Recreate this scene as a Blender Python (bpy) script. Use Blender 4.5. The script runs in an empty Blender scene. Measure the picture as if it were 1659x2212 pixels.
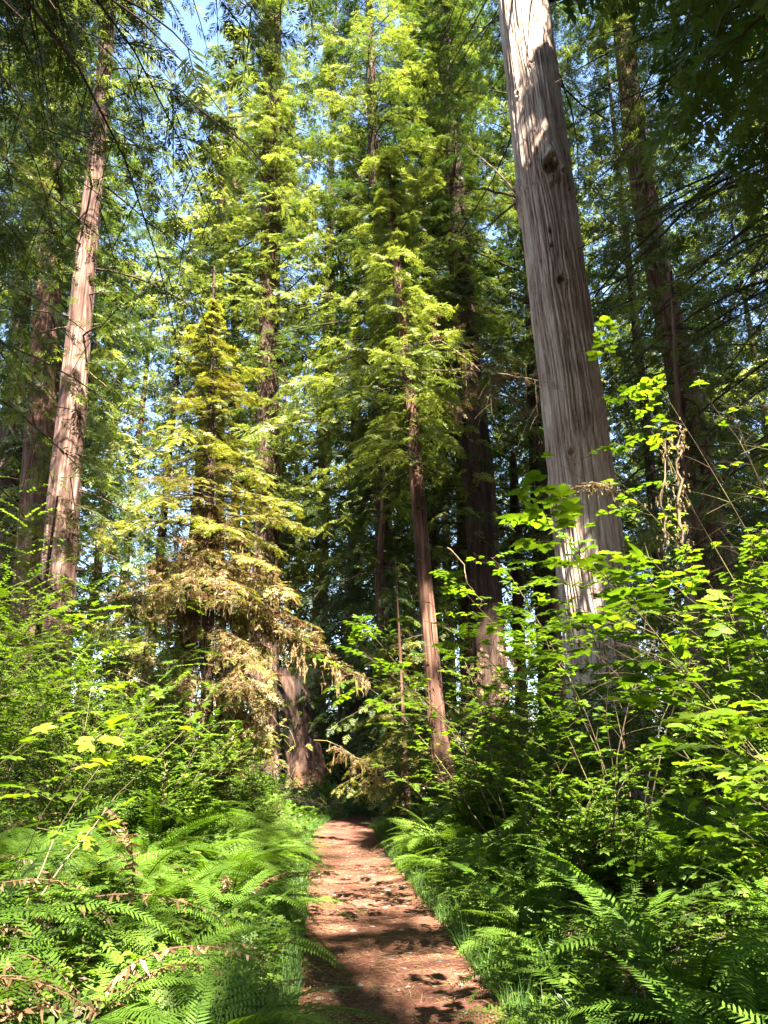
import bpy, math, random
import numpy as np
from mathutils import Vector, Matrix
PI = math.pi
R = math.radians
sc = bpy.context.scene
COL = sc.collection

# ------------------------------------------------------------------ camera
PITCH = R(18.0); CAMZ = 1.62; F = 1640.0          # focal length in units of a 1659 x 2212 frame
cam = bpy.data.cameras.new('camera'); camo = bpy.data.objects.new('camera', cam); COL.objects.link(camo)
camo.location = (0, 0, CAMZ); camo.rotation_euler = (PI/2 + PITCH, 0, 0)
cam.sensor_fit = 'VERTICAL'; cam.sensor_height = 36; cam.lens = 36*F/2212
cam.clip_start = 0.05; cam.clip_end = 2000
sc.camera = camo
sc.render.resolution_x = 768; sc.render.resolution_y = 1024

# ------------------------------------------------------------------ sky, sun, exposure
SUN_EL = R(57); SUN_AZ = R(163)                    # azimuth clockwise from the view direction (+Y)
S = np.array([math.sin(SUN_AZ)*math.cos(SUN_EL), math.cos(SUN_AZ)*math.cos(SUN_EL), math.sin(SUN_EL)])
w = bpy.data.worlds.new('World'); sc.world = w; w.use_nodes = True
nt = w.node_tree; sky = nt.nodes.new('ShaderNodeTexSky'); sky.sky_type = 'NISHITA'; sky.sun_disc = False
sky.sun_elevation = SUN_EL; sky.sun_rotation = SUN_AZ; sky.altitude = 50; sky.air_density = 1.0; sky.dust_density = 0.6; sky.ozone_density = 1.5
bg = nt.nodes['Background']; bg.inputs['Strength'].default_value = 0.052
nt.links.new(sky.outputs[0], bg.inputs['Color'])
sl = bpy.data.lights.new('sun', 'SUN'); sl.energy = 5.0; sl.angle = R(0.53); sl.color = (1.0, 0.93, 0.80)
so = bpy.data.objects.new('sun', sl); COL.objects.link(so)
so.rotation_euler = Vector(S).to_track_quat('Z', 'Y').to_euler(); so.location = (0, 0, 90)
sc.view_settings.view_transform = 'Standard'; sc.view_settings.look = 'None'
sc.view_settings.exposure = 3.95; sc.view_settings.gamma = 1.0
cy = sc.cycles
cy.max_bounces = 5; cy.diffuse_bounces = 3; cy.glossy_bounces = 1; cy.transmission_bounces = 3; cy.transparent_max_bounces = 4
cy.caustics_reflective = False; cy.caustics_refractive = False; cy.sample_clamp_indirect = 6
cy.use_denoising = True; cy.denoiser = 'OPENIMAGEDENOISE'; cy.denoising_input_passes = 'RGB_ALBEDO_NORMAL'; cy.denoising_prefilter = 'NONE'

# ------------------------------------------------------------------ maths helpers
CP, SP = math.cos(PITCH), math.sin(PITCH)
def at(px, py, Y):
    """the point of the vertical plane at distance Y seen at px, py of a 1659 x 2212 frame"""
    r = (px-829.5)/F; u = (1106-py)/F
    k = Y/(CP-u*SP)
    return np.array([r*k, Y, CAMZ+(SP+u*CP)*k])
def project(p):
    p = np.asarray(p, float); y = p[..., 1]; z = p[..., 2]-CAMZ
    d = np.maximum(y*CP+z*SP, 1e-3); u = -y*SP+z*CP
    return 829.5+F*p[..., 0]/d, 1106-F*u/d, y*CP+z*SP
def ground_at(px, py):
    """where the level ground is seen"""
    r = (px-829.5)/F; u = (1106-py)/F
    k = -CAMZ/(SP+u*CP)
    return np.array([r*k, (CP-u*SP)*k, 0.0])
def nrm(v): return v/np.maximum(np.linalg.norm(v, axis=-1, keepdims=True), 1e-9)
def h2(ix, iy, s):
    v = np.sin(ix*127.1+iy*311.7+s*74.7)*43758.5453
    return v-np.floor(v)
def vnoise(x, y, s=0, per=None):
    x = np.asarray(x, float); y = np.asarray(y, float)
    ix = np.floor(x); iy = np.floor(y); fx = x-ix; fy = y-iy
    fx = fx*fx*(3-2*fx); fy = fy*fy*(3-2*fy)
    ix1 = ix+1
    if per: ix = np.mod(ix, per); ix1 = np.mod(ix1, per)
    a = h2(ix, iy, s); b = h2(ix1, iy, s); c = h2(ix, iy+1, s); d = h2(ix1, iy+1, s)
    return (a*(1-fx)+b*fx)*(1-fy)+(c*(1-fx)+d*fx)*fy
def sstep(a, b, x):
    t = np.clip((x-a)/(b-a), 0, 1); return t*t*(3-2*t)

TRAIL = np.array([(-3, .75), (0, .52), (3, .30), (5.6, .13), (8, -.06), (11.5, -.36), (15, -.66), (18.4, -.90), (20.5, -.92), (22.5, -.72), (25, -.1), (28, 1.2), (32, 3.4)])
def trail_x(y): return np.interp(y, TRAIL[:, 0], TRAIL[:, 1])
def gz(x, y):
    x = np.asarray(x, float); y = np.asarray(y, float)
    d = np.abs(x-trail_x(y))
    k = sstep(.75, 2.6, d)
    return k*(.40+.36*vnoise(x*.35+7, y*.35+3, 1)+.14*vnoise(x*1.1, y*1.1, 2))+sstep(3, 30, d)*.5*vnoise(x*.07, y*.07, 3)

# ------------------------------------------------------------------ mesh builder
class MB:
    def __init__(s): s.v = []; s.q = []; s.t = []; s.c = []; s.n = 0; s.mq = []
    def add(s, V, Q=None, T=None, tint=0.5):
        V = np.asarray(V, np.float32).reshape(-1, 3); m = len(V)
        if m == 0: return
        if Q is not None and len(Q): s.q.append(np.asarray(Q, np.int64).reshape(-1, 4)+s.n)
        if T is not None and len(T): s.t.append(np.asarray(T, np.int64).reshape(-1, 3)+s.n)
        s.c.append(np.broadcast_to(np.asarray(tint, np.float32), (m,)) if np.ndim(tint) == 0 else np.asarray(tint, np.float32).reshape(m))
        s.v.append(V); s.n += m
    def tubes(s, C, rad, sides=5, tint=0.5):
        """C [B,K,3] centre lines, rad [B,K]"""
        C = np.asarray(C, float)
        if C.ndim == 2: C = C[None]
        B, K = C.shape[:2]
        if B == 0: return
        rad = np.broadcast_to(np.asarray(rad, float), (B, K))
        T = np.gradient(C, axis=1); T = nrm(T)
        ref = np.where(np.abs(T[:, :1, 2:3]) > .9, np.array([1., 0, 0]), np.array([0, 0, 1.]))
        A = nrm(np.cross(T, np.broadcast_to(ref, T.shape))); Bn = np.cross(T, A)
        th = np.arange(sides)*2*PI/sides
        V = C[:, :, None]+rad[..., None, None]*(A[:, :, None]*np.cos(th)[:, None]+Bn[:, :, None]*np.sin(th)[:, None])
        i = np.arange(B)[:, None, None]*K*sides; k = np.arange(K-1)[None, :, None]*sides; j = np.arange(sides)[None, None]; j1 = (j+1) % sides
        Q = np.stack([i+k+j, i+k+j1, i+k+sides+j1, i+k+sides+j], -1)
        s.add(V, Q, tint=tint if np.ndim(tint) == 0 else np.repeat(tint, K*sides))
    def stamp(s, tpl, o, X, Z, size, tint=0.5):
        """tpl (verts, quads, tris); X forward, Z normal, o origins, size [N] or [N,3]"""
        tv, tq, tt = tpl[:3]
        N = len(o)
        if N == 0: return
        X = nrm(X); Y = nrm(np.cross(Z, X)); Zz = np.cross(X, Y)
        size = np.asarray(size, float)
        if size.ndim == 0: size = np.full(N, float(size))
        if size.ndim == 1: size = np.repeat(size[:, None], 3, 1)
        L = tv[None]*size[:, None]
        V = o[:, None]+L[..., 0:1]*X[:, None]+L[..., 1:2]*Y[:, None]+L[..., 2:3]*Zz[:, None]
        m = len(tv); off = np.arange(N)[:, None, None]*m
        Q = (tq[None]+off).reshape(-1, 4) if len(tq) else None
        T = (tt[None]+off).reshape(-1, 3) if len(tt) else None
        tint = np.broadcast_to(np.asarray(tint, float), (N,))
        tv_t = tpl[3] if len(tpl) > 3 else np.zeros(m)
        s.add(V, Q, T, (tint[:, None]+tv_t[None]).reshape(-1))
    def mesh(s, name, mat, smooth=False):
        me = bpy.data.meshes.new(name)
        V = np.concatenate(s.v) if s.v else np.zeros((0, 3), np.float32)
        q = np.concatenate(s.q) if s.q else np.zeros((0, 4), np.int64)
        t = np.concatenate(s.t) if s.t else np.zeros((0, 3), np.int64)
        me.vertices.add(len(V)); me.vertices.foreach_set('co', V.ravel())
        nl = len(q)*4+len(t)*3
        me.loops.add(nl); me.loops.foreach_set('vertex_index', np.concatenate([q.ravel(), t.ravel()]).astype(np.int32))
        me.polygons.add(len(q)+len(t))
        st = np.concatenate([np.arange(len(q))*4, len(q)*4+np.arange(len(t))*3]).astype(np.int32)
        me.polygons.foreach_set('loop_start', st)
        if smooth: me.polygons.foreach_set('use_smooth', np.ones(len(st), bool))
        a = me.attributes.new('tint', 'FLOAT', 'POINT'); a.data.foreach_set('value', np.concatenate(s.c) if s.c else np.zeros(0, np.float32))
        me.update(calc_edges=True); me.materials.append(mat)
        return me
    def build(s, name, mat, parent=None, loc=None, smooth=False):
        if loc is not None:
            s.v = [v-np.asarray(loc, np.float32) for v in s.v]
        o = bpy.data.objects.new(name, s.mesh(name, mat, smooth)); COL.objects.link(o)
        if parent is not None: o.parent = parent
        elif loc is not None: o.location = loc
        return o
def build_multi(name, pairs, parent):
    """several builders, each with its own material, as ONE mesh object"""
    A = MB(); mq = []; mt = []
    for i, (b, _) in enumerate(pairs):
        for q in b.q: A.q.append(q+A.n); mq.append(np.full(len(q), i))
        for t in b.t: A.t.append(t+A.n); mt.append(np.full(len(t), i))
        A.v += b.v; A.c += b.c; A.n += b.n
    me = A.mesh(name, pairs[0][1])
    for _, m in pairs[1:]: me.materials.append(m)
    me.polygons.foreach_set('material_index', np.concatenate(mq+mt).astype(np.int32))
    o = bpy.data.objects.new(name, me); COL.objects.link(o); o.parent = parent
    return o
def thing(name, label, cat, loc=(0, 0, 0), group=None):
    o = bpy.data.objects.new(name, None); COL.objects.link(o); o.location = loc; o.empty_display_size = .2
    return tag(o, label, cat, group)
def tag(o, label, cat, group=None):
    o['label'] = label; o['category'] = cat
    if group: o['group'] = group
    return o
def stuff(o): o['kind'] = 'stuff'; return o
def structure(o): o['kind'] = 'structure'; return o

# ------------------------------------------------------------------ materials
def newmat(name):
    m = bpy.data.materials.new(name); m.use_nodes = True; nt = m.node_tree; nt.nodes.clear()
    out = nt.nodes.new('ShaderNodeOutputMaterial')
    return m, nt, out
def N(nt, t, **kw):
    n = nt.nodes.new(t)
    for k, v in kw.items(): setattr(n, k, v)
    return n
def ramp(nt, stops):
    r = nt.nodes.new('ShaderNodeValToRGB'); e = r.color_ramp.elements
    while len(e) < len(stops): e.new(.5)
    for i, (p, c) in enumerate(stops): e[i].position = p; e[i].color = (*c, 1)
    return r
def leafmat(name, dark, mid, light, trans=.4, tcol=(1.5, 1.6, .55), rough=.5, spec=.35):
    m, nt, out = newmat(name); L = nt.links
    a = N(nt, 'ShaderNodeAttribute', attribute_name='tint')
    oi = N(nt, 'ShaderNodeObjectInfo'); geo = N(nt, 'ShaderNodeNewGeometry')
    nz = N(nt, 'ShaderNodeTexNoise'); nz.inputs['Scale'].default_value = 1.3; L.new(geo.outputs['Position'], nz.inputs['Vector'])
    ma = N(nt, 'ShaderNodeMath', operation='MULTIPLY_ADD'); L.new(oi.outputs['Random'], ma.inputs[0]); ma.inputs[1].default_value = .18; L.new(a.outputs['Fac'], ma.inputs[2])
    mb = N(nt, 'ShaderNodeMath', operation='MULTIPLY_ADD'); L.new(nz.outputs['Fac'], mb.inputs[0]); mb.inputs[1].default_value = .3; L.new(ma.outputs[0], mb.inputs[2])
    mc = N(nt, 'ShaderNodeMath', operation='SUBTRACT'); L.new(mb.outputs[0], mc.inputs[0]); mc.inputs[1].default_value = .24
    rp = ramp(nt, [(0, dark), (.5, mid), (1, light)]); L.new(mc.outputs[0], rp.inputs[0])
    p = N(nt, 'ShaderNodeBsdfPrincipled'); L.new(rp.outputs[0], p.inputs['Base Color']); p.inputs['Roughness'].default_value = rough; p.inputs['Specular IOR Level'].default_value = spec
    tm = N(nt, 'ShaderNodeMix', data_type='RGBA', blend_type='MULTIPLY'); tm.inputs['Factor'].default_value = 1; L.new(rp.outputs[0], tm.inputs['A']); tm.inputs['B'].default_value = (*tcol, 1)
    tr = N(nt, 'ShaderNodeBsdfTranslucent'); L.new(tm.outputs['Result'], tr.inputs['Color'])
    mx = N(nt, 'ShaderNodeMixShader'); mx.inputs[0].default_value = trans
    L.new(p.outputs[0], mx.inputs[1]); L.new(tr.outputs[0], mx.inputs[2]); L.new(mx.outputs[0], out.inputs['Surface'])
    return m
def barkmat(name, dark, mid, light, stretch=.07, scale=14, moss=None, bump=.5):
    m, nt, out = newmat(name); L = nt.links
    tc = N(nt, 'ShaderNodeTexCoord'); mp = N(nt, 'ShaderNodeMapping'); mp.inputs['Scale'].default_value = (1, 1, stretch); L.new(tc.outputs['Object'], mp.inputs['Vector'])
    n1 = N(nt, 'ShaderNodeTexNoise'); n1.inputs['Scale'].default_value = scale; n1.inputs['Detail'].default_value = 6; n1.inputs['Roughness'].default_value = .65; L.new(mp.outputs[0], n1.inputs['Vector'])
    n2 = N(nt, 'ShaderNodeTexNoise'); n2.inputs['Scale'].default_value = .9; n2.inputs['Detail'].default_value = 3; L.new(tc.outputs['Object'], n2.inputs['Vector'])
    a = N(nt, 'ShaderNodeAttribute', attribute_name='tint')
    md = N(nt, 'ShaderNodeMath', operation='MULTIPLY_ADD'); L.new(n2.outputs['Fac'], md.inputs[0]); md.inputs[1].default_value = .55; L.new(n1.outputs['Fac'], md.inputs[2])
    me_ = N(nt, 'ShaderNodeMath', operation='MULTIPLY_ADD'); L.new(a.outputs['Fac'], me_.inputs[0]); me_.inputs[1].default_value = .55; L.new(md.outputs[0], me_.inputs[2])
    mf = N(nt, 'ShaderNodeMath', operation='SUBTRACT'); L.new(me_.outputs[0], mf.inputs[0]); mf.inputs[1].default_value = .55
    rp = ramp(nt, [(.22, dark), (.5, mid), (.8, light)]); L.new(mf.outputs[0], rp.inputs[0])
    p = N(nt, 'ShaderNodeBsdfPrincipled'); p.inputs['Roughness'].default_value = .9; p.inputs['Specular IOR Level'].default_value = .15
    col = rp.outputs[0]
    if moss:
        n3 = N(nt, 'ShaderNodeTexNoise'); n3.inputs['Scale'].default_value = 2.2; n3.inputs['Detail'].default_value = 5; L.new(tc.outputs['Object'], n3.inputs['Vector'])
        r3 = ramp(nt, [(.50, (0, 0, 0)), (.62, (1, 1, 1))]); L.new(n3.outputs['Fac'], r3.inputs[0])
        mm = N(nt, 'ShaderNodeMix', data_type='RGBA'); L.new(r3.outputs[0], mm.inputs['Factor']); L.new(col, mm.inputs['A']); mm.inputs['B'].default_value = (*moss, 1); col = mm.outputs['Result']
    L.new(col, p.inputs['Base Color'])
    bp = N(nt, 'ShaderNodeBump'); bp.inputs['Strength'].default_value = bump; bp.inputs['Distance'].default_value = .03; L.new(n1.outputs['Fac'], bp.inputs['Height']); L.new(bp.outputs[0], p.inputs['Normal'])
    L.new(p.outputs[0], out.inputs['Surface'])
    return m
M = {}
M['redwood_leaf'] = leafmat('redwood_leaf', (.014, .028, .008), (.038, .063, .014), (.15, .172, .036), .36, (1.45, 1.52, .7))
M['far_leaf'] = leafmat('far_leaf', (.014, .026, .007), (.042, .063, .016), (.16, .175, .045), .38, (1.45, 1.5, .75))
M['shade_leaf'] = leafmat('shade_leaf', (.022, .045, .013), (.04, .075, .018), (.08, .12, .03), .35)
M['hemlock_leaf'] = leafmat('hemlock_leaf', (.075, .055, .016), (.11, .105, .022), (.18, .18, .035), .4)
M['dry_leaf'] = leafmat('dry_leaf', (.075, .036, .016), (.16, .095, .045), (.27, .19, .095), .3, (1.2, 1.05, .7))
M['moss'] = leafmat('moss', (.085, .055, .020), (.165, .115, .045), (.26, .20, .09), .35, (1.2, 1.1, .6))
M['berry_leaf'] = leafmat('berry_leaf', (.04, .075, .008), (.085, .14, .010), (.14, .20, .016), .5, (1.5, 1.55, .45), .45, .4)
M['shrub_leaf'] = leafmat('shrub_leaf', (.035, .065, .010), (.07, .12, .014), (.13, .18, .024), .45, (1.4, 1.5, .5))
M['fern_leaf'] = leafmat('fern_leaf', (.028, .058, .009), (.06, .115, .012), (.115, .18, .02), .4, (1.5, 1.55, .5), .5, .2)
M['lady_leaf'] = leafmat('lady_leaf', (.05, .095, .012), (.09, .155, .018), (.15, .21, .028), .45, (1.4, 1.5, .5), .5, .35)
M['grass_leaf'] = leafmat('grass_leaf', (.03, .075, .014), (.055, .12, .02), (.10, .16, .035), .45)
M['redwood_bark'] = barkmat('redwood_bark', (.085, .052, .039), (.32, .235, .19), (.48, .40, .345), .055, 44)
M['red_bark'] = barkmat('red_bark', (.026, .012, .008), (.08, .040, .027), (.19, .105, .072), .06, 14)
M['pale_bark'] = barkmat('pale_bark', (.028, .014, .010), (.095, .055, .042), (.21, .145, .12), .07, 12)
M['dappled_bark'] = barkmat('dappled_bark', (.026, .013, .010), (.085, .047, .035), (.24, .165, .135), .06, 14)
M['dark_bark'] = barkmat('dark_bark', (.016, .010, .008), (.05, .03, .022), (.11, .07, .052), .07, 14)
M['char'] = barkmat('char', (.014, .009, .007), (.065, .036, .026), (.24, .11, .062), .12, 7, None, .9)
M['twig'] = barkmat('twig', (.03, .022, .015), (.08, .055, .035), (.16, .12, .08), .4, 20, (.12, .10, .03), .2)
M['pale_twig'] = barkmat('pale_twig', (.06, .04, .022), (.13, .09, .055), (.24, .18, .12), .4, 20, None, .2)
M['berry_stem'] = barkmat('berry_stem', (.02, .013, .008), (.05, .033, .02), (.11, .075, .045), .4, 20, (.10, .09, .03), .2)

def groundmat():
    m, nt, out = newmat('forest_soil'); L = nt.links
    geo = N(nt, 'ShaderNodeNewGeometry')
    n1 = N(nt, 'ShaderNodeTexNoise'); n1.inputs['Scale'].default_value = 3; n1.inputs['Detail'].default_value = 8; L.new(geo.outputs['Position'], n1.inputs['Vector'])
    rp = ramp(nt, [(.3, (.022, .016, .010)), (.55, (.055, .036, .02)), (.75, (.06, .065, .02))]); L.new(n1.outputs['Fac'], rp.inputs[0])
    p = N(nt, 'ShaderNodeBsdfPrincipled'); p.inputs['Roughness'].default_value = .95; L.new(rp.outputs[0], p.inputs['Base Color'])
    L.new(p.outputs[0], out.inputs['Surface']); return m
def trailmat():
    m, nt, out = newmat('trail_dirt'); L = nt.links
    geo = N(nt, 'ShaderNodeNewGeometry'); pos = geo.outputs['Position']
    def nz(sc_, d=5, r=.6):
        n = N(nt, 'ShaderNodeTexNoise'); n.inputs['Scale'].default_value = sc_; n.inputs['Detail'].default_value = d; n.inputs['Roughness'].default_value = r; L.new(pos, n.inputs['Vector']); return n.outputs['Fac']
    a = nz(1.6); b = nz(28, 6, .7); c = nz(120, 3)
    s1 = N(nt, 'ShaderNodeMath', operation='MULTIPLY_ADD'); L.new(a, s1.inputs[0]); s1.inputs[1].default_value = .6; L.new(b, s1.inputs[2])
    s2 = N(nt, 'ShaderNodeMath', operation='MULTIPLY_ADD'); L.new(c, s2.inputs[0]); s2.inputs[1].default_value = .35; L.new(s1.outputs[0], s2.inputs[2])
    s3 = N(nt, 'ShaderNodeMath', operation='SUBTRACT'); L.new(s2.outputs[0], s3.inputs[0]); s3.inputs[1].default_value = .45
    rp = ramp(nt, [(.22, (.026, .010, .006)), (.48, (.075, .028, .017)), (.62, (.115, .047, .029)), (.8, (.17, .09, .062))]); L.new(s3.outputs[0], rp.inputs[0])
    p = N(nt, 'ShaderNodeBsdfPrincipled'); p.inputs['Roughness'].default_value = .95; p.inputs['Specular IOR Level'].default_value = .2; L.new(rp.outputs[0], p.inputs['Base Color'])
    bp = N(nt, 'ShaderNodeBump'); bp.inputs['Strength'].default_value = .9; bp.inputs['Distance'].default_value = .02; L.new(s2.outputs[0], bp.inputs['Height']); L.new(bp.outputs[0], p.inputs['Normal'])
    L.new(p.outputs[0], out.inputs['Surface']); return m
M['ground'] = groundmat(); M['trail'] = trailmat()
M['pebble'] = barkmat('pebble', (.05, .035, .028), (.12, .09, .075), (.22, .18, .16), 1, 9)

# ------------------------------------------------------------------ leaf templates (unit length along +x, normal +z)
def tpl(vs, qs=(), ts=(), tint=None):
    v = np.array(vs, float)
    return (v, np.array(qs, np.int64).reshape(-1, 4), np.array(ts, np.int64).reshape(-1, 3), np.zeros(len(v)) if tint is None else np.array(tint, float))
def spray_tpl(seed, n=7, w=.085, droop=.18, long=.42):
    r = np.random.default_rng(seed); V = []; Q = []; C = []
    def blade(b, d, l, wd):
        d = np.array(d)/np.linalg.norm(d); s = np.cross([0, 0, 1.], d); s /= np.linalg.norm(s); k = len(V)
        up = np.array([0, 0, r.uniform(-.25, .25)*wd])
        V.extend([b, b+d*l*.45+s*wd*.5+up, b+d*l, b+d*l*.45-s*wd*.5-up]); Q.append((k, k+1, k+2, k+3)); C.extend([0, .05, .16, .05])
    for i in range(n):
        t = (i+.4)/n*.88
        for sg in (1, -1):
            if r.random() < .07: continue
            tt = t+r.uniform(-.03, .03); l = (long*(1-tt)**.8+.10)*r.uniform(.7, 1.15); a = R(r.uniform(42, 66))
            blade(np.array([tt, 0, -droop*tt*tt]), (math.cos(a), sg*math.sin(a), r.uniform(-.35, .08)), l, w*r.uniform(.75, 1.25))
    blade(np.array([.72, 0, -droop*.5]), (1, r.uniform(-.1, .1), -.3), .3, w)
    k = len(V); V.extend([(0, .012, 0), (0, -.012, 0), (.85, -.004, -droop*.72), (.85, .004, -droop*.72)]); Q.append((k, k+1, k+2, k+3)); C.extend([-.3]*4)
    return tpl(V, Q, (), C)
SPR = [spray_tpl(i, 10, .058) for i in range(5)]
SPRN = [spray_tpl(30+i, 16, .040, .14, .36) for i in range(5)]      # fine, for near boughs
SPRF = [spray_tpl(10+i, 7, .10, .15, .46) for i in range(4)]       # coarser, for far crowns
SPRH = [spray_tpl(20+i, 9, .055, .10, .36) for i in range(4)]      # feathery, for the young hemlock
LEAF2 = tpl([(0, 0, 0), (.42, .27, .06), (1, 0, -.08), (.42, -.27, .06), (.45, 0, -.02)], [(0, 4, 2, 1), (0, 3, 2, 4)])
def leaflet(L=1., W=.34, n=7, teeth=.045, droop=.16, fold=.22):
    V = []; Q = []
    def wd(t): return W*math.sin(PI*min(1, t**.72))**.9
    xs = np.linspace(0, 1, 2*n+1)
    for i, t in enumerate(xs):
        ww = max(0, wd(t)+(teeth if i % 2 else -teeth*.4)*(1 if 0 < t < 1 else 0)) if 0 < i < 2*n else 0
        fx = t+(.03 if i % 2 else 0)
        zc = -droop*t*t; wav = .02*math.sin(i*2.1)
        V.extend([(fx*L, ww*L, (zc+ww*fold+wav)*L), (t*L, 0, zc*L), (fx*L, -ww*L, (zc+ww*fold-wav)*L)])
    for i in range(2*n):
        a = 3*i; Q.extend([(a+1, a+4, a+3, a), (a+2, a+5, a+4, a+1)])
    return np.array(V), np.array(Q)
def trifoliate(seed):
    r = np.random.default_rng(seed); Vs = []; Qs = []; n = 0
    for ang, sc_, off in ((0, .62, .40), (R(68+r.uniform(-8, 8)), .50, .34), (R(-68+r.uniform(-8, 8)), .50, .34)):
        v, q = leaflet(1, .36+r.uniform(-.03, .03), 6, .05, .2+r.uniform(-.1, .12), .2)
        v = v*sc_; c, s = math.cos(ang), math.sin(ang)
        v = np.stack([v[:, 0]*c-v[:, 1]*s+off, v[:, 0]*s+v[:, 1]*c, v[:, 2]-r.uniform(0, .1)*np.hypot(v[:, 0], v[:, 1])], 1)
        Vs.append(v); Qs.append(q+n); n += len(v)
    st = np.array([(0, .008, 0), (0, -.008, 0), (.4, -.006, 0), (.4, .006, 0)]); Vs.append(st); Qs.append(np.array([(n, n+1, n+2, n+3)]))
    return tpl(np.concatenate(Vs), np.concatenate(Qs))
TRI = [trifoliate(i) for i in range(5)]
def lobed(seed):
    """a maple-like leaf of five toothed lobes on a stalk"""
    r = np.random.default_rng(seed); lob = [(-112, .50), (-55, .78), (0, 1.0), (55, .78), (112, .50)]
    pts = []
    A = np.linspace(-165, 165, 89)
    for i, a in enumerate(A):
        rr = .26
        for la, ll in lob:
            d = abs(a-la); rr = max(rr, ll*(1-.62*(d/34)**1.2) if d < 34 else 0)
        rr = max(rr, .45*math.cos(R(a)/2.4))
        rr *= 1+(.055 if i % 2 else -.035)
        pts.append((a, rr*.62))
    V = [(.38, 0, 0)]; 
    for a, rr in pts:
        mid = min(abs(a-la) for la, _ in lob)/28
        V.append((.38+rr*math.cos(R(a)), rr*math.sin(R(a)), .05*mid-.28*rr*rr+r.uniform(-.006, .006)))
    T = [(0, i+1, i+2) for i in range(len(pts)-1)]
    n = len(V); V.extend([(0, .008, 0), (0, -.008, 0), (.4, -.006, -.002), (.4, .006, -.002)])
    return tpl(V, [(n, n+1, n+2, n+3)], T)
LOB = [lobed(i) for i in range(3)]

# ------------------------------------------------------------------ branching
def interp_curve(C, t):
    """C [B,K,3], t [B,n] -> points and tangents [B,n,3]"""
    K = C.shape[1]; x = np.clip(t, 0, .9999)*(K-1); i = x.astype(int); f = (x-i)[..., None]
    b = np.arange(C.shape[0])[:, None]
    p = C[b, i]*(1-f)+C[b, i+1]*f
    return p, nrm(C[b, i+1]-C[b, i])
def kids(C, n, t0, t1, L, ang, rng, droop=0., K=4, spin=None, lift=0., jit=.35):
    """n side shoots on each curve. L [B,n] or f(t); flat (two-ranked) unless spin is given"""
    B = C.shape[0]
    t = np.linspace(t0, t1, n)[None]+rng.uniform(-jit, jit, (B, n))*(t1-t0)/n
    p, tan = interp_curve(C, t)
    up = np.array([0, 0, 1.])+rng.normal(0, .12, (B, n, 3))
    lat = nrm(np.cross(tan, up))
    sg = np.where((np.arange(n)[None]+rng.integers(0, 2, (B, 1))) % 2 == 0, 1., -1.)[..., None]
    if spin is None: lat = lat*sg
    else:
        a = rng.uniform(0, 2*PI, (B, n, 1)) if spin is True else rng.normal(0, spin, (B, n, 1)); bi = np.cross(lat*sg, tan)
        lat = lat*sg*np.cos(a)+bi*np.sin(a)
    an = (ang+rng.normal(0, .12, (B, n)))[..., None]
    d = nrm(tan*np.cos(an)+lat*np.sin(an)+np.array([0, 0, lift])+rng.normal(0, .08, (B, n, 3)))
    ln = (L(t) if callable(L) else L)*rng.uniform(.65, 1.2, (B, n))
    s = np.linspace(0, 1, K)
    C2 = p[:, :, None]+d[:, :, None]*s[None, None, :, None]*ln[:, :, None, None]
    C2[..., 2] -= droop*ln[..., None]*(s**2)
    return C2.reshape(B*n, K, 3), ln.reshape(-1), t.reshape(-1)
LIT = []                                            # (centre, radius): spots chosen to be sunlit, foliage toward the sun is cut away
def lit(px, py, Y, r): LIT.append((at(px, py, Y), r))
def sun_gap(o, rng, pad=0., maxr=99.):  # drops foliage that would block the sun from the LIT spots
    keep = np.ones(len(o), bool)
    for c, r in LIT:
        if r > maxr: continue
        d = o-c; t = d@S; q = np.linalg.norm(d-t[:, None]*S, axis=1)
        keep &= ~((t > r*.9+.6) & (q < r*(.85+.3*rng.random(len(o)))+pad))
    return keep
CLEAR = []                                          # sight lines kept free of twigs: (Y, pys, pxs, half width)
def sight_gap(o, rng, strength=.93):
    px, py, dp = project(o); keep = np.ones(len(o), bool)
    for Y, ys, xs, hw, kp in CLEAR:
        c = np.interp(py, ys, xs)
        inside = (o[:, 1] < Y-.2) & (dp > .2) & (py > ys[0]) & (py < ys[-1]) & (np.abs(px-c) < hw)
        keep &= ~(inside & (rng.random(len(o)) < strength*kp))
    return keep

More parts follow.
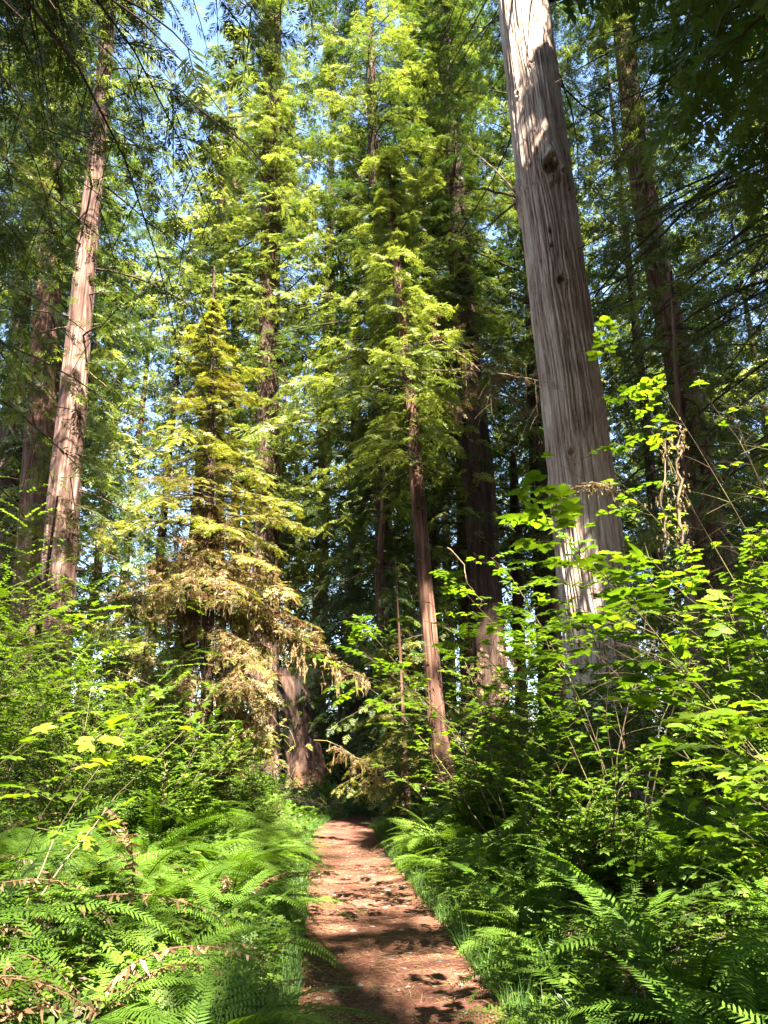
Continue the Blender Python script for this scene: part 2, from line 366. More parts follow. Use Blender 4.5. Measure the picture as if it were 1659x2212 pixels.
def leafy(mb, C, n, t0, t1, size, ang, rng, tpls, tilt=.25, tint=(.5, .2), gap=True, clear=True, lift=0., flat=True, end=True, btint=None, sagx=0.):
    """stamp sprays or leaves along curves, two-ranked, facing up"""
    B = C.shape[0]
    if B == 0: return
    t = np.linspace(t0, t1, n)[None]+rng.uniform(-.4, .4, (B, n))*(t1-t0)/max(n, 1)
    p, tan = interp_curve(C, t)
    lat = nrm(np.cross(tan, np.array([0, 0, 1.])+rng.normal(0, .1, (B, n, 3))))
    sg = np.where((np.arange(n)[None]+rng.integers(0, 2, (B, 1))) % 2 == 0, 1., -1.)[..., None]
    an = np.full((B, n, 1), ang)+rng.normal(0, .18, (B, n, 1))
    if end: an[:, -1] *= .2
    d = tan*np.cos(an)+lat*sg*np.sin(an); d[..., 2] += lift-sagx
    nn = np.array([0, 0, 1.])+rng.normal(0, tilt, (B, n, 3))
    sz = size*rng.uniform(.65, 1.25, (B, n))
    tn = (btint[:, None] if btint is not None else rng.normal(tint[0], tint[1], (B, 1)))+rng.normal(0, .10, (B, n))
    o = p.reshape(-1, 3); d = d.reshape(-1, 3); nn = nn.reshape(-1, 3); sz = sz.reshape(-1); tn = tn.reshape(-1)
    keep = np.ones(len(o), bool)
    if gap: keep &= sun_gap(o, rng, size*.55, 99. if gap is True else gap)
    if clear: keep &= sight_gap(o, rng)
    which = rng.integers(0, len(tpls), len(o))
    for i, tp in enumerate(tpls):
        k = keep & (which == i)
        mb.stamp(tp, o[k], d[k], nn[k], sz[k], tn[k])

# ------------------------------------------------------------------ trees
class Trunk:
    """centre line through points given by where they are seen on the plane Y, run down to the ground and up to H"""
    def __init__(s, ctrl, Y, H, rtop=None, flare=.25, dy=0.):
        P = np.array([at(a, b, Y) for a, b, _ in ctrl]); dep = project(P)[2]
        rad = np.array([c for _, _, c in ctrl])*dep/F/2
        o = np.argsort(P[:, 2]); P = P[o]; rad = rad[o]
        sl = (P[1]-P[0])/(P[1, 2]-P[0, 2]); sl[:2] = np.clip(sl[:2], -.2, .2)
        b = P[0]-sl*P[0, 2]; rb = rad[0]*1.04
        if P[0, 2] > .3: P = np.vstack([b, P]); rad = np.concatenate([[rb], rad])
        else: b = P[0]
        if H > P[-1, 2]+.5:
            sl = (P[-1]-P[-2])/(P[-1, 2]-P[-2, 2]); sl[:2] = np.clip(sl[:2], -.12, .12)
            P = np.vstack([P, P[-1]+sl*(H-P[-1, 2])]); rad = np.concatenate([rad, [rtop if rtop else rad[-1]*.25]])
        s.P = P; s.rad = rad; s.H = P[-1, 2]; s.base = np.array([b[0], b[1], float(gz(b[0], b[1]))]); s.flare = flare
    def at(s, z):
        z = np.asarray(z, float)
        return np.stack([np.interp(z, s.P[:, 2], s.P[:, 0]), np.interp(z, s.P[:, 2], s.P[:, 1]), z], -1)
    def r(s, z): 
        z = np.asarray(z, float)
        return np.interp(z, s.P[:, 2], s.rad)*(1+s.flare*np.exp(-np.maximum(z, 0)/(2.2*s.rad[0]+.3)))
def trunk_mesh(T, sides, dz, z0=-.2, z1=None, rough=.05, strips=26, seed=0, knots=(), wob=.0, twist=.05, cst=.55):
    z1 = T.H if z1 is None else z1
    n = max(3, int((z1-z0)/dz)+1); z = np.linspace(z0, z1, n); th = np.arange(sides)*2*PI/sides
    Z, TH = np.meshgrid(z, th, indexing='ij')
    c = T.at(np.clip(z, T.P[0, 2], None)); c[:, 2] = z
    r = T.r(np.clip(z, 0, None))
    c = c+np.stack([wob*np.sin(z*.7+seed), wob*np.cos(z*.53+seed*2), 0*z], 1)
    t2 = TH+twist*Z; kd = np.zeros_like(Z); kt = np.zeros_like(Z)
    for (kz, ka, kw, kh, dep, col) in knots:
        da = np.angle(np.exp(1j*(TH-ka)))*r[:, None]; dzz = Z-kz
        d = np.sqrt((da/kw)**2+(dzz/kh)**2)*(.72+.56*vnoise(da/kw*2.2+9, dzz/kh*2.2+4, seed+kz))+.10*(vnoise(da/kw*7, dzz/kh*7, seed+2)-.5)
        kd += col*np.exp(-((d-1.05)/.45)**2)-dep*np.exp(-(d/.62)**4)
        ang = np.arctan2(dzz/kh, da/kw)
        kd += .025*np.exp(-((d-.9)/.8)**2)*np.sin(d*9+np.sin(ang*3))
        t2 = t2-np.sign(da)*.55*kw/r[:, None]*np.exp(-(da/kw)**2/1.2-(dzz/(kh*2.2))**2)*(1-np.exp(-(da/kw)**2*6))
        kt -= .55*np.exp(-(d/.7)**4)*(.6+.8*vnoise(da/kw*5, dzz/kh*5, seed+6))
    u = t2/(2*PI)
    big = vnoise(u*7, Z*.18, seed+1, 7)-.5
    warp = (vnoise(u*10, Z*.5, seed+2, 10)-.5)*1.6
    rid = 1-np.abs(vnoise(u*strips+warp, Z*.42, seed+3, strips)*2-1)
    rid2 = 1-np.abs(vnoise(u*strips*2+warp*2, Z*1.1, seed+4, strips*2)*2-1)
    fin = vnoise(u*strips*4, Z*2.2, seed+5, strips*4)-.5
    disp = rough*(.9*big+.75*(.6-rid**2.2)+.38*(.5-rid2**2)+.22*fin)
    rr = r[:, None]*(1+disp*.0)+disp*np.clip(r[:, None], .06, .7)*1.9+kd
    V = np.stack([c[:, 0:1]+rr*np.cos(TH), c[:, 1:2]+rr*np.sin(TH), Z], -1)
    i = np.arange(n-1)[:, None]*sides; j = np.arange(sides)[None]; j1 = (j+1) % sides
    Q = np.stack([i+j, i+j1, i+sides+j1, i+sides+j], -1)
    tint = .5-cst*(rid**3-.25)+.25*(vnoise(u*strips*3, Z*.5, seed+9, strips*3)-.5)+kt
    m = MB(); m.add(V, Q, tint=np.clip(tint, 0, 1).reshape(-1)); return m

def crown(T, z0, z1, nb, Lmax, rng, shape='cone', el=(-.1, .1), droop=.35, nsec=9, secf=.42, nsp=4, size=.42, tpls=SPR, sides=5, limb=.035, tint=(.5, .2), bare=.18, azr=None, gap=True, clear=True, secdroop=.3, sag=.08, zexp=1.0, sectubes=False):
    fol = MB(); lim = MB()
    f = np.linspace(0, 1, nb)**zexp; f = np.clip(f+rng.normal(0, .25/nb, nb), 0, 1); z = z0+(z1-z0)*f
    if azr: az = rng.uniform(azr[0], azr[1], nb)
    else: az = np.arange(nb)*2.39996+rng.normal(0, .5, nb)
    if shape == 'cone': L = Lmax*(1-f)**.75+.25
    elif shape == 'tri': L = Lmax*((1-f)**.78+.03)*(.8+.2*np.cos(f*23))
    elif shape == 'col': L = Lmax*(.55+.45*np.sin(PI*np.clip(f*.9+.1, 0, 1)))
    elif shape == 'dome': L = Lmax*(1-f**1.6)**.8*(.75+.25*np.cos(f*9))+.12
    else: L = Lmax*np.ones(nb)
    L = L*rng.uniform(.5, 1.25, nb)
    e = rng.uniform(el[0], el[1], nb)+.35*f**2
    K = 7; s = np.linspace(0, 1, K)
    d = np.stack([np.cos(az)*np.cos(e), np.sin(az)*np.cos(e), np.sin(e)], -1)
    C = T.at(z)[:, None]+d[:, None]*s[None, :, None]*L[:, None, None]
    C[..., 2] -= (droop*rng.uniform(.6, 1.4, nb))[:, None]*L[:, None]*s[None]**1.8
    bend = rng.normal(0, .12, nb)[:, None]*L[:, None]*np.sin(s*3.0)[None]
    C[..., 0] += -np.sin(az)[:, None]*bend; C[..., 1] += np.cos(az)[:, None]*bend
    rb = np.clip(limb*(.25+L[:, None]/Lmax), .006, None)*(1-.85*s[None])
    vis = sight_gap(C[:, 3], rng) & sight_gap(C[:, 5], rng) if clear else np.ones(nb, bool)
    if gap: vis &= sun_gap(C[:, 4], rng)
    lim.tubes(C[vis], rb[vis], sides, tint=rng.uniform(.3, .6, vis.sum()))
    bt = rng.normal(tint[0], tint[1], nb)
    Lr = np.repeat(L[:, None], nsec, 1)
    prof = lambda t: Lr*secf*(1-.75*t)*(.45+.55*np.minimum(1, t/.3))
    pk = np.clip(.18+.95*L/Lmax, 0, 1)
    C2, l2, t2 = kids(C, nsec, bare, .98, prof, R(58), rng, droop=secdroop, K=4)
    kk = rng.random(len(C2)) < np.repeat(pk, nsec); C2 = C2[kk]; t2 = t2[kk]; bt2 = np.repeat(bt, nsec)[kk]
    if sectubes:
        k2 = sight_gap(C2[:, 2], rng) if clear else np.ones(len(C2), bool)
        if gap: k2 &= sun_gap(C2[:, 2], rng)
        lim.tubes(C2[k2], (np.array([.011, .008, .006, .003])[None]*np.ones((k2.sum(), 1))), 3, tint=.4)
    sz = size
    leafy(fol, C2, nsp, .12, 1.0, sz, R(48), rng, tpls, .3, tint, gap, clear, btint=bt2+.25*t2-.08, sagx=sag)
    ck = rng.random(nb) < pk; C = C[ck]; bt = bt[ck]
    leafy(fol, C, max(2, nsec//2), .55, 1.0, sz, R(40), rng, tpls, .3, tint, gap, clear, btint=bt+.1, sagx=sag)
    return fol, lim

def tree(name, label, T, bark, seed, sides=28, dz=.25, rough=.05, strips=16, crowns=(), leaf='redwood_leaf', group=None, knots=(), cat='tree', twist=.05, wob=0., z1=None, cst=.55):
    root = thing(name, label, cat, tuple(T.base), group)
    m = trunk_mesh(T, sides, dz, T.base[2]-.25, z1, rough, strips, seed, knots, wob, twist, cst)
    m.v = [v-T.base.astype(np.float32) for v in m.v]
    m.build('trunk', M[bark], root, smooth=True)
    fol = MB(); lim = MB()
    for i, kw in enumerate(crowns):
        f, l = crown(T, rng=np.random.default_rng(seed*31+i), **kw)
        fol.v += f.v; fol.c += f.c; fol.q += [q+fol.n for q in f.q]; fol.n += f.n
        lim.v += l.v; lim.c += l.c; lim.q += [q+lim.n for q in l.q]; lim.n += l.n
    if fol.n:
        fol.v = [v-T.base.astype(np.float32) for v in fol.v]; lim.v = [v-T.base.astype(np.float32) for v in lim.v]
        build_multi('crown', [(fol, M[leaf]), (lim, M['twig' if leaf != 'redwood_leaf' else 'dark_bark'])], root)
    return root
#%%PART2
# ------------------------------------------------------------------ spots kept sunlit by cutting gaps in the crowns
for k in ((760,1862,13.0,.75),(745,1830,15.2,.6),(735,1880,11.9,.55),(800,1868,12.8,.5),(640,1790,11.2,1.0),(560,1750,10.0,.9),(650,1860,9.6,.6),
          (480,850,15,2.6),(450,1150,15,2.4),(620,1100,15.2,1.6),(650,1420,15.2,1.6),(740,1480,16,1.0),(540,1500,14,1.2),
          (172,690,22,.8),(185,560,22,.6),(150,790,22,.45),(200,440,22,.5),(110,1350,10,1.2),(60,1250,11,1.0),(250,1450,9,1.2),(420,1560,9,.8),
          (930,1420,20,1.0),(960,1640,20,.8),(905,1000,20,.45),(645,1700,26.8,.7),(640,1890,7.6,.45),(615,1820,8.8,.55),(560,1700,8.4,.5),(450,1690,7.8,.45),(590,1960,6.4,.35),(380,1700,6.5,.4),(540,1800,7.4,.35),(330,1850,5.2,.3),(130,1660,6.2,.4),(80,1500,7.5,.8),(60,1400,8,.9),(200,1550,7.5,.6),(100,1900,3.8,.35),(250,1950,3.6,.3),(60,1780,4.6,.35),(20,2050,3.0,.3),(60,1900,4.0,.35),(150,2000,3.3,.25),(250,1830,4.4,.35),(1450,1780,4.2,.3),(1250,1700,6.5,.5),(1600,1850,3.4,.3),(640,1380,26,.5),
          (780,200,26,2.6),(820,420,26,1.8),(930,720,20,1.7),(880,820,20,1.3),
          (1540,1050,4,1.0),(1380,1110,4.6,.8),(1620,930,3.9,1.0),(1620,750,4,.9),(1600,1600,3.6,.5),(1240,1300,16,.45),(1255,1360,16,.4),
          (1230,1850,5,.28),(1500,1900,4,.30),(850,1800,13,.7),(880,1840,11,.5),(960,1800,10.5,.6),(1550,2080,2.7,.34),(1110,2000,4.2,.25),(500,2080,3.4,.35),(120,2140,2.9,.3),(330,2150,3.0,.25),(150,1720,5,.5),(1010,1600,18,1.0),(1050,1480,26,.9),
          (1190,1120,7,.6),(1300,1230,7,.6),(1040,825,18.7,.3),(1580,720,5.2,.9),(780,1740,21,.6),(760,1590,19,.9),(600,1560,16,.9)):
    lit(*k)
_r = np.random.default_rng(21)
for _ in range(46):
    y_ = _r.uniform(2.2, 9); sd_ = _r.choice([-1, 1]); LIT.append((np.array([trail_x(y_)+sd_*_r.uniform(1.4, 1.9+.28*y_), y_, _r.uniform(.6, 1.3)]), _r.uniform(.15, .38)))
CLEAR += [(16, [0, 400, 640, 1050, 1075], [1130, 1177, 1208, 1258, 1261], 78, 1.0),
          (16, [1076, 1250, 1480], [1262, 1272, 1302], 70, .5),
          (22, [40, 300, 650, 900, 1250], [234, 212, 178, 155, 125], 38, .75),
          (20, [880, 1100, 1400, 1580, 1690], [888, 905, 930, 945, 962], 27, .9),
          (30, [520, 600, 1000], [584, 583, 577], 24, .5),
          (26, [800, 1050, 1480], [1012, 1035, 1058], 36, .6),
          (25, [1515, 1770], [640, 668], 62, 1.0),
          (28, [600, 1100], [100, 80], 45, .6),
          (24, [450, 800, 1000], [1395, 1470, 1500], 30, .4),
          (40, [480, 1050], [300, 330], 75, .5)]

# ------------------------------------------------------------------ ground and trail
def grid(xs, ys, zf):
    X, Y = np.meshgrid(xs, ys, indexing='ij'); n, m = X.shape
    V = np.stack([X, Y, zf(X, Y)], -1)
    i = np.arange(n-1)[:, None]*m; j = np.arange(m-1)[None]
    return V, np.stack([i+j, i+m+j, i+m+j+1, i+j+1], -1)
def spaced(a, b, n, p=2.2):
    t = np.linspace(-1, 1, n); return (np.sign(t)*np.abs(t)**p)*(b-a)/2+(a+b)/2
g = MB(); V, Q = grid(spaced(-260, 260, 240, 2.6), spaced(-260, 280, 240, 2.6), gz); g.add(V, Q)
structure(g.build('ground', M['ground'], smooth=True))
ys = np.linspace(-3, 31, 620); us = np.linspace(-1, 1, 44); U, YY = np.meshgrid(us, ys, indexing='ij')
hw = .76+.10*(vnoise(YY*1.3, U*0+3, 5)-.5)+.10*(vnoise(YY*4.1, np.sign(U)*2+9, 6)-.5)
XX = trail_x(YY)+U*hw
ZZ = .014+.018*(vnoise(XX*2.5, YY*2.5, 7)-.5)+.010*(vnoise(XX*11, YY*11, 8)-.5)-.014*np.abs(U)**6+.02*(1-U**2)*-.3
m_ = MB(); i = np.arange(43)[:, None]*620; j = np.arange(619)[None]
m_.add(np.stack([XX, YY, ZZ], -1), np.stack([i+j, i+620+j, i+621+j, i+j+1], -1))
structure(m_.build('trail', M['trail'], smooth=True))
rng = np.random.default_rng(5)
def on_trail(n, y0, y1, spread=.62):
    y = y0+(y1-y0)*rng.random(n)**1.5; x = trail_x(y)+rng.uniform(-1, 1, n)*spread
    return np.stack([x, y, np.full(n, .022)], -1)
# needles and twigs lying on the trail
nd = MB(); o = on_trail(9500, 1.8, 16, .78); a = rng.uniform(0, 2*PI, len(o)); ln = rng.gamma(3, .018, len(o))+.02
d = np.stack([np.cos(a), np.sin(a), rng.normal(0, .08, len(o))], -1)
NEED = tpl([(0, -.5, 0), (1, -.4, 0), (1, .4, 0), (0, .5, 0), (.5, 0, .6)], [], [(0, 1, 4), (1, 2, 4), (2, 3, 4), (3, 0, 4)])
nd.stamp(NEED, o, d, np.tile([0, 0, 1.], (len(o), 1)), np.stack([ln, np.full(len(o), .0055), np.full(len(o), .004)], -1), rng.uniform(0, 1, len(o)))
stuff(nd.build('needle_litter', M['dry_leaf']))
pb = MB(); o = on_trail(420, 2.2, 16, .55); o[:, 2] = .012
th = np.arange(7)*2*PI/7; PEB = tpl(np.vstack([np.stack([np.cos(th), np.sin(th), 0*th-.1], 1), np.stack([.6*np.cos(th), .6*np.sin(th), 0*th+.3], 1), [[0, 0, .38]]]), [(i, (i+1) % 7, 7+(i+1) % 7, 7+i) for i in range(7)], [(7+i, 7+(i+1) % 7, 14) for i in range(7)])
a = rng.uniform(0, 2*PI, len(o)); sz = rng.gamma(2, .0055, len(o))+.004
pb.stamp(PEB, o, np.stack([np.cos(a), np.sin(a), 0*a], -1), np.tile([0, 0, 1.], (len(o), 1)), np.stack([sz*1.4, sz, sz*.9], -1), rng.uniform(0, 1, len(o)))
stuff(pb.build('gravel', M['pebble']))

# ------------------------------------------------------------------ the named trees
T1 = Trunk([(1130, 0, 102), (1177, 400, 118), (1208, 640, 124), (1240, 900, 131), (1258, 1050, 138)], 16, 46, .2, .22)
def face(T, z): c = T.at(z); return math.atan2(-c[1], -c[0])
z1, z2 = at(1190, 405, 16)[2], at(1215, 643, 16)[2]; z3 = at(1105, 425, 16)[2]
kn = [(z1, face(T1, z1)+.26, .24, .36, .12, .085), (z2, face(T1, z2)+.10, .13, .15, .05, .035), (z1-1.9, face(T1, z2)-.05, .05, .09, .05, .012), (z1+2.6, face(T1, z1)-.62, .07, .09, .06, .02), (z1+3.4, face(T1, z1)+.0, .10, .06, .05, .012),
      (z3-.1, face(T1, z3)-1.5, .30, .45, -.16, .06), (at(1240, 1000, 16)[2], face(T1, 5)-.2, .10, .13, .035, .03), (at(1200, 570, 16)[2], face(T1, 8)-.05, .05, .08, .05, .012)]
r1 = tree('giant_redwood', 'massive grey-barked redwood trunk with a dark hollow knot, leaning left above the bright right-hand shrub', T1, 'redwood_bark', 11, 400, .04, .054, 70,
     [dict(z0=20.8, z1=45, nb=120, Lmax=5.5, nsec=11, nsp=5, size=.42, tpls=SPRN, el=(-.2, .2))], knots=kn, twist=.035, z1=26, cst=.42)
def sticks(name, mat, root, specs, seed, K=8):
    """dead branch stubs: (start point, end point, radius, sag)"""
    rg = np.random.default_rng(seed)
    for a, b, r, sag in specs:
        m = MB(); a = np.array(a); b = np.array(b); s = np.linspace(0, 1, K)[:, None]
        L = np.linalg.norm(b-a); C = a+(b-a)*s; C[:, 2] -= sag*L*(4*s[:, 0]*(1-s[:, 0])); C += rg.normal(0, .009*L, (K, 3))*np.minimum(1, s*4)
        m.tubes(C[None], (r*(1-.85*s[:, 0]))[None], 6)
        c2, l2, _ = kids(C[None], 5, .3, .95, lambda t: .28*L*(1-t*.6), R(50), rg, droop=.1, spin=True)
        m.tubes(c2, r*.3*np.array([[1, .8, .5, .2]]), 4)
        m.v = [v-np.array(root.location, dtype=np.float32) for v in m.v]
        m.build(name, M[mat], root)
def q(px, py, Y): return at(px, py, Y)
sticks('dead_branch', 'twig', r1, [(q(1112, 425, 16), q(960, 405, 15.2), .035, -.05), (q(1112, 440, 16), q(1000, 520, 15.5), .03, .04), (q(1112, 415, 16.1), q(1010, 315, 16.8), .03, -.04), (q(1235, 412, 15.9), q(1262, 408, 15.3), .018, 0)], 4)

T2 = Trunk([(1345, 60, 40), (1372, 300, 46), (1400, 480, 50), (1470, 800, 60), (1505, 1000, 68), (1570, 1400, 92)], 24, 48, .2)
tree('redwood', 'tall dark trunk behind the giant redwood on its right, curving out toward the frame edge', T2, 'red_bark', 12, 72, .12, .05, 22,
     [dict(z0=12, z1=44, nb=60, Lmax=2.0, nsec=8, nsp=4, size=.42, shape='flat', azr=(-2.75, -.4), droop=.45, bare=0., tint=(0.4, .2), limb=.015), dict(z0=6, z1=47, nb=120, Lmax=5.2, nsec=10, nsp=4, size=.52, shape='col', droop=.45, tint=(.42, .2))], z1=36)
T3 = Trunk([(1362, 600, 16), (1395, 900, 20), (1412, 1100, 23)], 28, 36)
tree('redwood', 'pole-thin dark trunk between the giant redwood and the curving dark trunk', T3, 'dark_bark', 13, 20, .3, .05, 10,
     [dict(z0=5, z1=36, nb=90, Lmax=4.2, nsec=9, nsp=4, size=.55, droop=.45, tint=(.4, .2), tpls=SPRF)])
T4 = Trunk([(232, 80, 28), (215, 250, 32), (197, 450, 40), (178, 650, 48), (155, 900, 58), (135, 1100, 66), (125, 1250, 72)], 22, 46)
r4 = tree('redwood', 'leaning redwood at left with sun-dappled pinkish bark, brightest single trunk on the left side', T4, 'dappled_bark', 14, 96, .10, .045, 24,
     [dict(z0=17, z1=42, nb=34, Lmax=1.6, nsec=8, nsp=4, size=.42, shape='flat', azr=(-2.75, -.4), droop=.45, bare=0., tint=(0.5, .2), limb=.015), dict(z0=13, z1=45, nb=95, Lmax=4.2, nsec=9, nsp=4, size=.5, droop=.4, tint=(.5, .25)), dict(z0=7, z1=13, nb=9, Lmax=4.5, nsec=9, nsp=4, size=.45, droop=.4, azr=(-1.2, .5), bare=.4)], z1=40)
sticks('dead_branch', 'twig', r4, [(q(165, 1055, 22), q(225, 1062, 22), .018, .05), (q(150, 1130, 21.8), q(215, 1132, 21.8), .014, .0), (q(165, 990, 22), q(260, 970, 21.5), .018, -.03), (q(150, 1190, 22), q(205, 1200, 21.7), .025, .0), (q(205, 440, 22), q(330, 360, 21), .022, -.03), (q(190, 800, 22), q(310, 905, 21.5), .022, .0), (q(185, 860, 22), q(330, 940, 21), .022, .03)], 6)
T5 = Trunk([(104, 600, 52), (94, 850, 64), (80, 1100, 76)], 28, 50)
tree('redwood', 'broad shaded trunk just left of the sun-dappled leaning redwood', T5, 'red_bark', 15, 72, .14, .06, 20,
     [dict(z0=10, z1=44, nb=60, Lmax=1.8, nsec=8, nsp=4, size=.42, shape='flat', azr=(-2.75, -.4), droop=.45, bare=0., tint=(0.45, .2), limb=.015), dict(z0=13, z1=49, nb=110, Lmax=4.6, nsec=9, nsp=4, size=.55, shape='col', droop=.4, tint=(.4, .2), tpls=SPRF)], z1=36)
T5b = Trunk([(48, 650, 36), (32, 850, 44), (15, 1050, 52)], 31, 48)
tree('redwood', 'shaded trunk at the left frame edge, outermost of the left cluster', T5b, 'dark_bark', 16, 56, .16, .06, 18,
     [dict(z0=11, z1=47, nb=100, Lmax=4.6, nsec=9, nsp=4, size=.55, shape='col', droop=.4, tint=(.45, .2), tpls=SPRF)], z1=36)
T6 = Trunk([(590, 0, 34), (588, 300, 38), (583, 600, 42), (577, 1000, 50), (572, 1400, 60)], 30, 60)
tree('redwood', 'straight tall trunk rising behind the mossy young hemlock, left of centre', T6, 'pale_bark', 17, 64, .14, .05, 20,
     [dict(z0=12, z1=52, nb=130, Lmax=2.3, nsec=8, nsp=4, size=.42, shape='flat', azr=(-2.75, -.4), droop=.45, bare=0., tint=(0.6, .2), limb=.015), dict(z0=20, z1=59, nb=70, Lmax=5, nsec=9, nsp=4, size=.6, droop=.3, tint=(.6, .25), tpls=SPRF), dict(z0=19, z1=36, nb=80, Lmax=4.6, nsec=9, nsp=4, size=.5, droop=.3, tint=(.65, .25), bare=.03), dict(z0=10, z1=19, nb=18, Lmax=3.4, nsec=8, nsp=3, size=.5, droop=.3, tpls=SPRF)], z1=48)
for i, (c, lb) in enumerate((([(477, 450, 15), (476, 750, 17)], 'left one of two slim trunks standing close together beyond the hemlock top'), ([(507, 430, 16), (508, 740, 18)], 'right one of two slim trunks standing close together beyond the hemlock top'))):
    tree('fir_tree', lb, Trunk(c, 42+i, 44), 'pale_bark', 18+i, 14, .5, .05, 8, [dict(z0=18, z1=44, nb=80, Lmax=3.8, nsec=8, nsp=3, size=.7, tint=(.6, .2), tpls=SPRF)], leaf='far_leaf')
# bright tree in the middle and the dark one behind it
T11 = Trunk([(800, 100, 20), (812, 500, 27), (822, 900, 34)], 26, 41)
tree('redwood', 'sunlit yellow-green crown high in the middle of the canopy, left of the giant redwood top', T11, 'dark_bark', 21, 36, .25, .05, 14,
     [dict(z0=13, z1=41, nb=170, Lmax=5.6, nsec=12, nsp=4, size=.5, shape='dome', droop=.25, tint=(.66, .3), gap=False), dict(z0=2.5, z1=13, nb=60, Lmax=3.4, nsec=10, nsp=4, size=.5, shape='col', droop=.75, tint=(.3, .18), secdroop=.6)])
T11b = Trunk([(962, 100, 22), (986, 400, 27), (990, 560, 30)], 34, 50)
tree('redwood', 'half-hidden trunk behind the bright central crown, seen in pieces between its boughs', T11b, 'red_bark', 22, 32, .3, .05, 14,
     [dict(z0=9, z1=49, nb=90, Lmax=2.2, nsec=8, nsp=4, size=.42, shape='flat', azr=(-2.75, -.4), droop=.45, bare=0., tint=(0.5, .2), limb=.015), dict(z0=9, z1=49, nb=190, Lmax=4.0, nsec=9, nsp=4, size=.6, shape='col', tint=(.45, .2), tpls=SPRF, bare=.05)])
T11c = Trunk([(905, 250, 10), (918, 500, 18), (925, 900, 24)], 27, 37)
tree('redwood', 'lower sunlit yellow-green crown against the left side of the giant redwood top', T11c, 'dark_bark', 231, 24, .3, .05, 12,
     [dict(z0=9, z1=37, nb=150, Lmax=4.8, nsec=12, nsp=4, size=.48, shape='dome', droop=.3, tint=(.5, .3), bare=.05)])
T10 = Trunk([(848, 460, 13), (868, 700, 20), (890, 900, 25), (905, 1100, 30), (930, 1400, 34), (945, 1580, 39), (962, 1680, 46)], 20, 20.5, .02)
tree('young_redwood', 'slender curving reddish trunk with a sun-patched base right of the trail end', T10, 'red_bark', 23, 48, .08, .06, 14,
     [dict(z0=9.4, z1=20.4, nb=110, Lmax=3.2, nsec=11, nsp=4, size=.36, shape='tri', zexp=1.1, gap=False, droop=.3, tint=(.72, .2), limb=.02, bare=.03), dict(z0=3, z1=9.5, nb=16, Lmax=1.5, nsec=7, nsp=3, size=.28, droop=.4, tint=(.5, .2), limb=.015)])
T12 = Trunk([(1000, 650, 50), (1012, 820, 60), (1035, 1050, 66), (1050, 1300, 70), (1060, 1480, 76)], 26, 46)
r12 = tree('redwood', 'thick near-black trunk left of the giant redwood, with shaggy reddish sprouts at its foot', T12, 'dark_bark', 24, 64, .12, .07, 18,
     [dict(z0=17, z1=44, nb=75, Lmax=2.0, nsec=8, nsp=4, size=.42, shape='flat', azr=(-2.75, -.4), droop=.45, bare=0., tint=(0.35, .2), limb=.015), dict(z0=13, z1=45, nb=100, Lmax=4.4, nsec=9, nsp=4, size=.5, shape='col', droop=.5, tint=(.32, .18))], z1=36)
bs = MB(); rg = np.random.default_rng(3)
c0 = T12.at(rg.uniform(1.2, 5.4, 150)); a = rg.uniform(0, 2*PI, 150); rr = T12.r(c0[:, 2]); c0[:, 0] += np.cos(a)*rr; c0[:, 1] += np.sin(a)*rr
dd = nrm(np.stack([np.cos(a), np.sin(a), rg.normal(-.5, .4, 150)], -1)); s = np.linspace(0, 1, 4)
CC = c0[:, None]+dd[:, None]*s[None, :, None]*.55; CC[..., 2] -= .25*s**2
leafy(bs, CC, 5, .1, 1, .22, R(45), rg, SPRH, .6, (.5, .3), True, False, sagx=.5)
bs.v = [v-T12.base.astype(np.float32) for v in bs.v]; bs.build('sprouts', M['dry_leaf'], r12)
z13 = at(1108, 968, 27)[2]
tree('snag', 'narrow broken snag with a pointed top, between the near-black trunk and the giant redwood', Trunk([(1108, 968, 3), (1109, 1000, 15), (1111, 1060, 20), (1113, 1120, 23)], 27, z13), 'dark_bark', 25, 24, .1, .07, 9)
tree('redwood', 'black trunk hugging the left edge of the giant redwood', Trunk([(1158, 870, 34), (1168, 1100, 40)], 30, 40), 'dark_bark', 26, 30, .3, .06, 12,
     [dict(z0=8, z1=40, nb=100, Lmax=4.6, nsec=9, nsp=4, size=.58, shape='col', droop=.5, tint=(.33, .18), tpls=SPRF)])
tree('young_redwood', 'thin crooked dark stem left of the slender sun-patched trunk', Trunk([(838, 930, 9), (824, 1150, 13), (816, 1250, 14), (822, 1345, 15), (826, 1400, 15)], 23, 15), 'red_bark', 27, 16, .2, .06, 7,
     [dict(z0=4, z1=15, nb=45, Lmax=2.2, nsec=8, nsp=4, size=.4, droop=.5, tint=(.33, .2))])
tree('snag', 'short pale split snag close to the left side of the slender sun-patched trunk', Trunk([(884, 1425, 8), (886, 1450, 20), (893, 1500, 20), (912, 1590, 22)], 21, at(884, 1425, 21)[2]), 'pale_bark', 28, 20, .08, .08, 7)
tree('young_redwood', 'rust-coloured sapling stem standing beside the bend of the trail', Trunk([(871, 1540, 8), (876, 1640, 11), (880, 1730, 14)], 19, 6.5), 'red_bark', 29, 14, .15, .06, 6,
     [dict(z0=2.4, z1=6.5, nb=26, Lmax=1.3, nsec=7, nsp=3, size=.26, droop=.3, tint=(.4, .2), limb=.012)])
tree('maple_trunk', 'pale mossy slim trunk standing in the right-hand shrubs', Trunk([(1470, 940, 16), (1488, 1240, 21), (1500, 1400, 26), (1515, 1520, 30)], 14.5, 12, .03), 'pale_bark', 30, 22, .12, .07, 8,
     [dict(z0=6, z1=12, nb=18, Lmax=1.8, nsec=7, nsp=3, size=.3, tint=(.6, .2))])

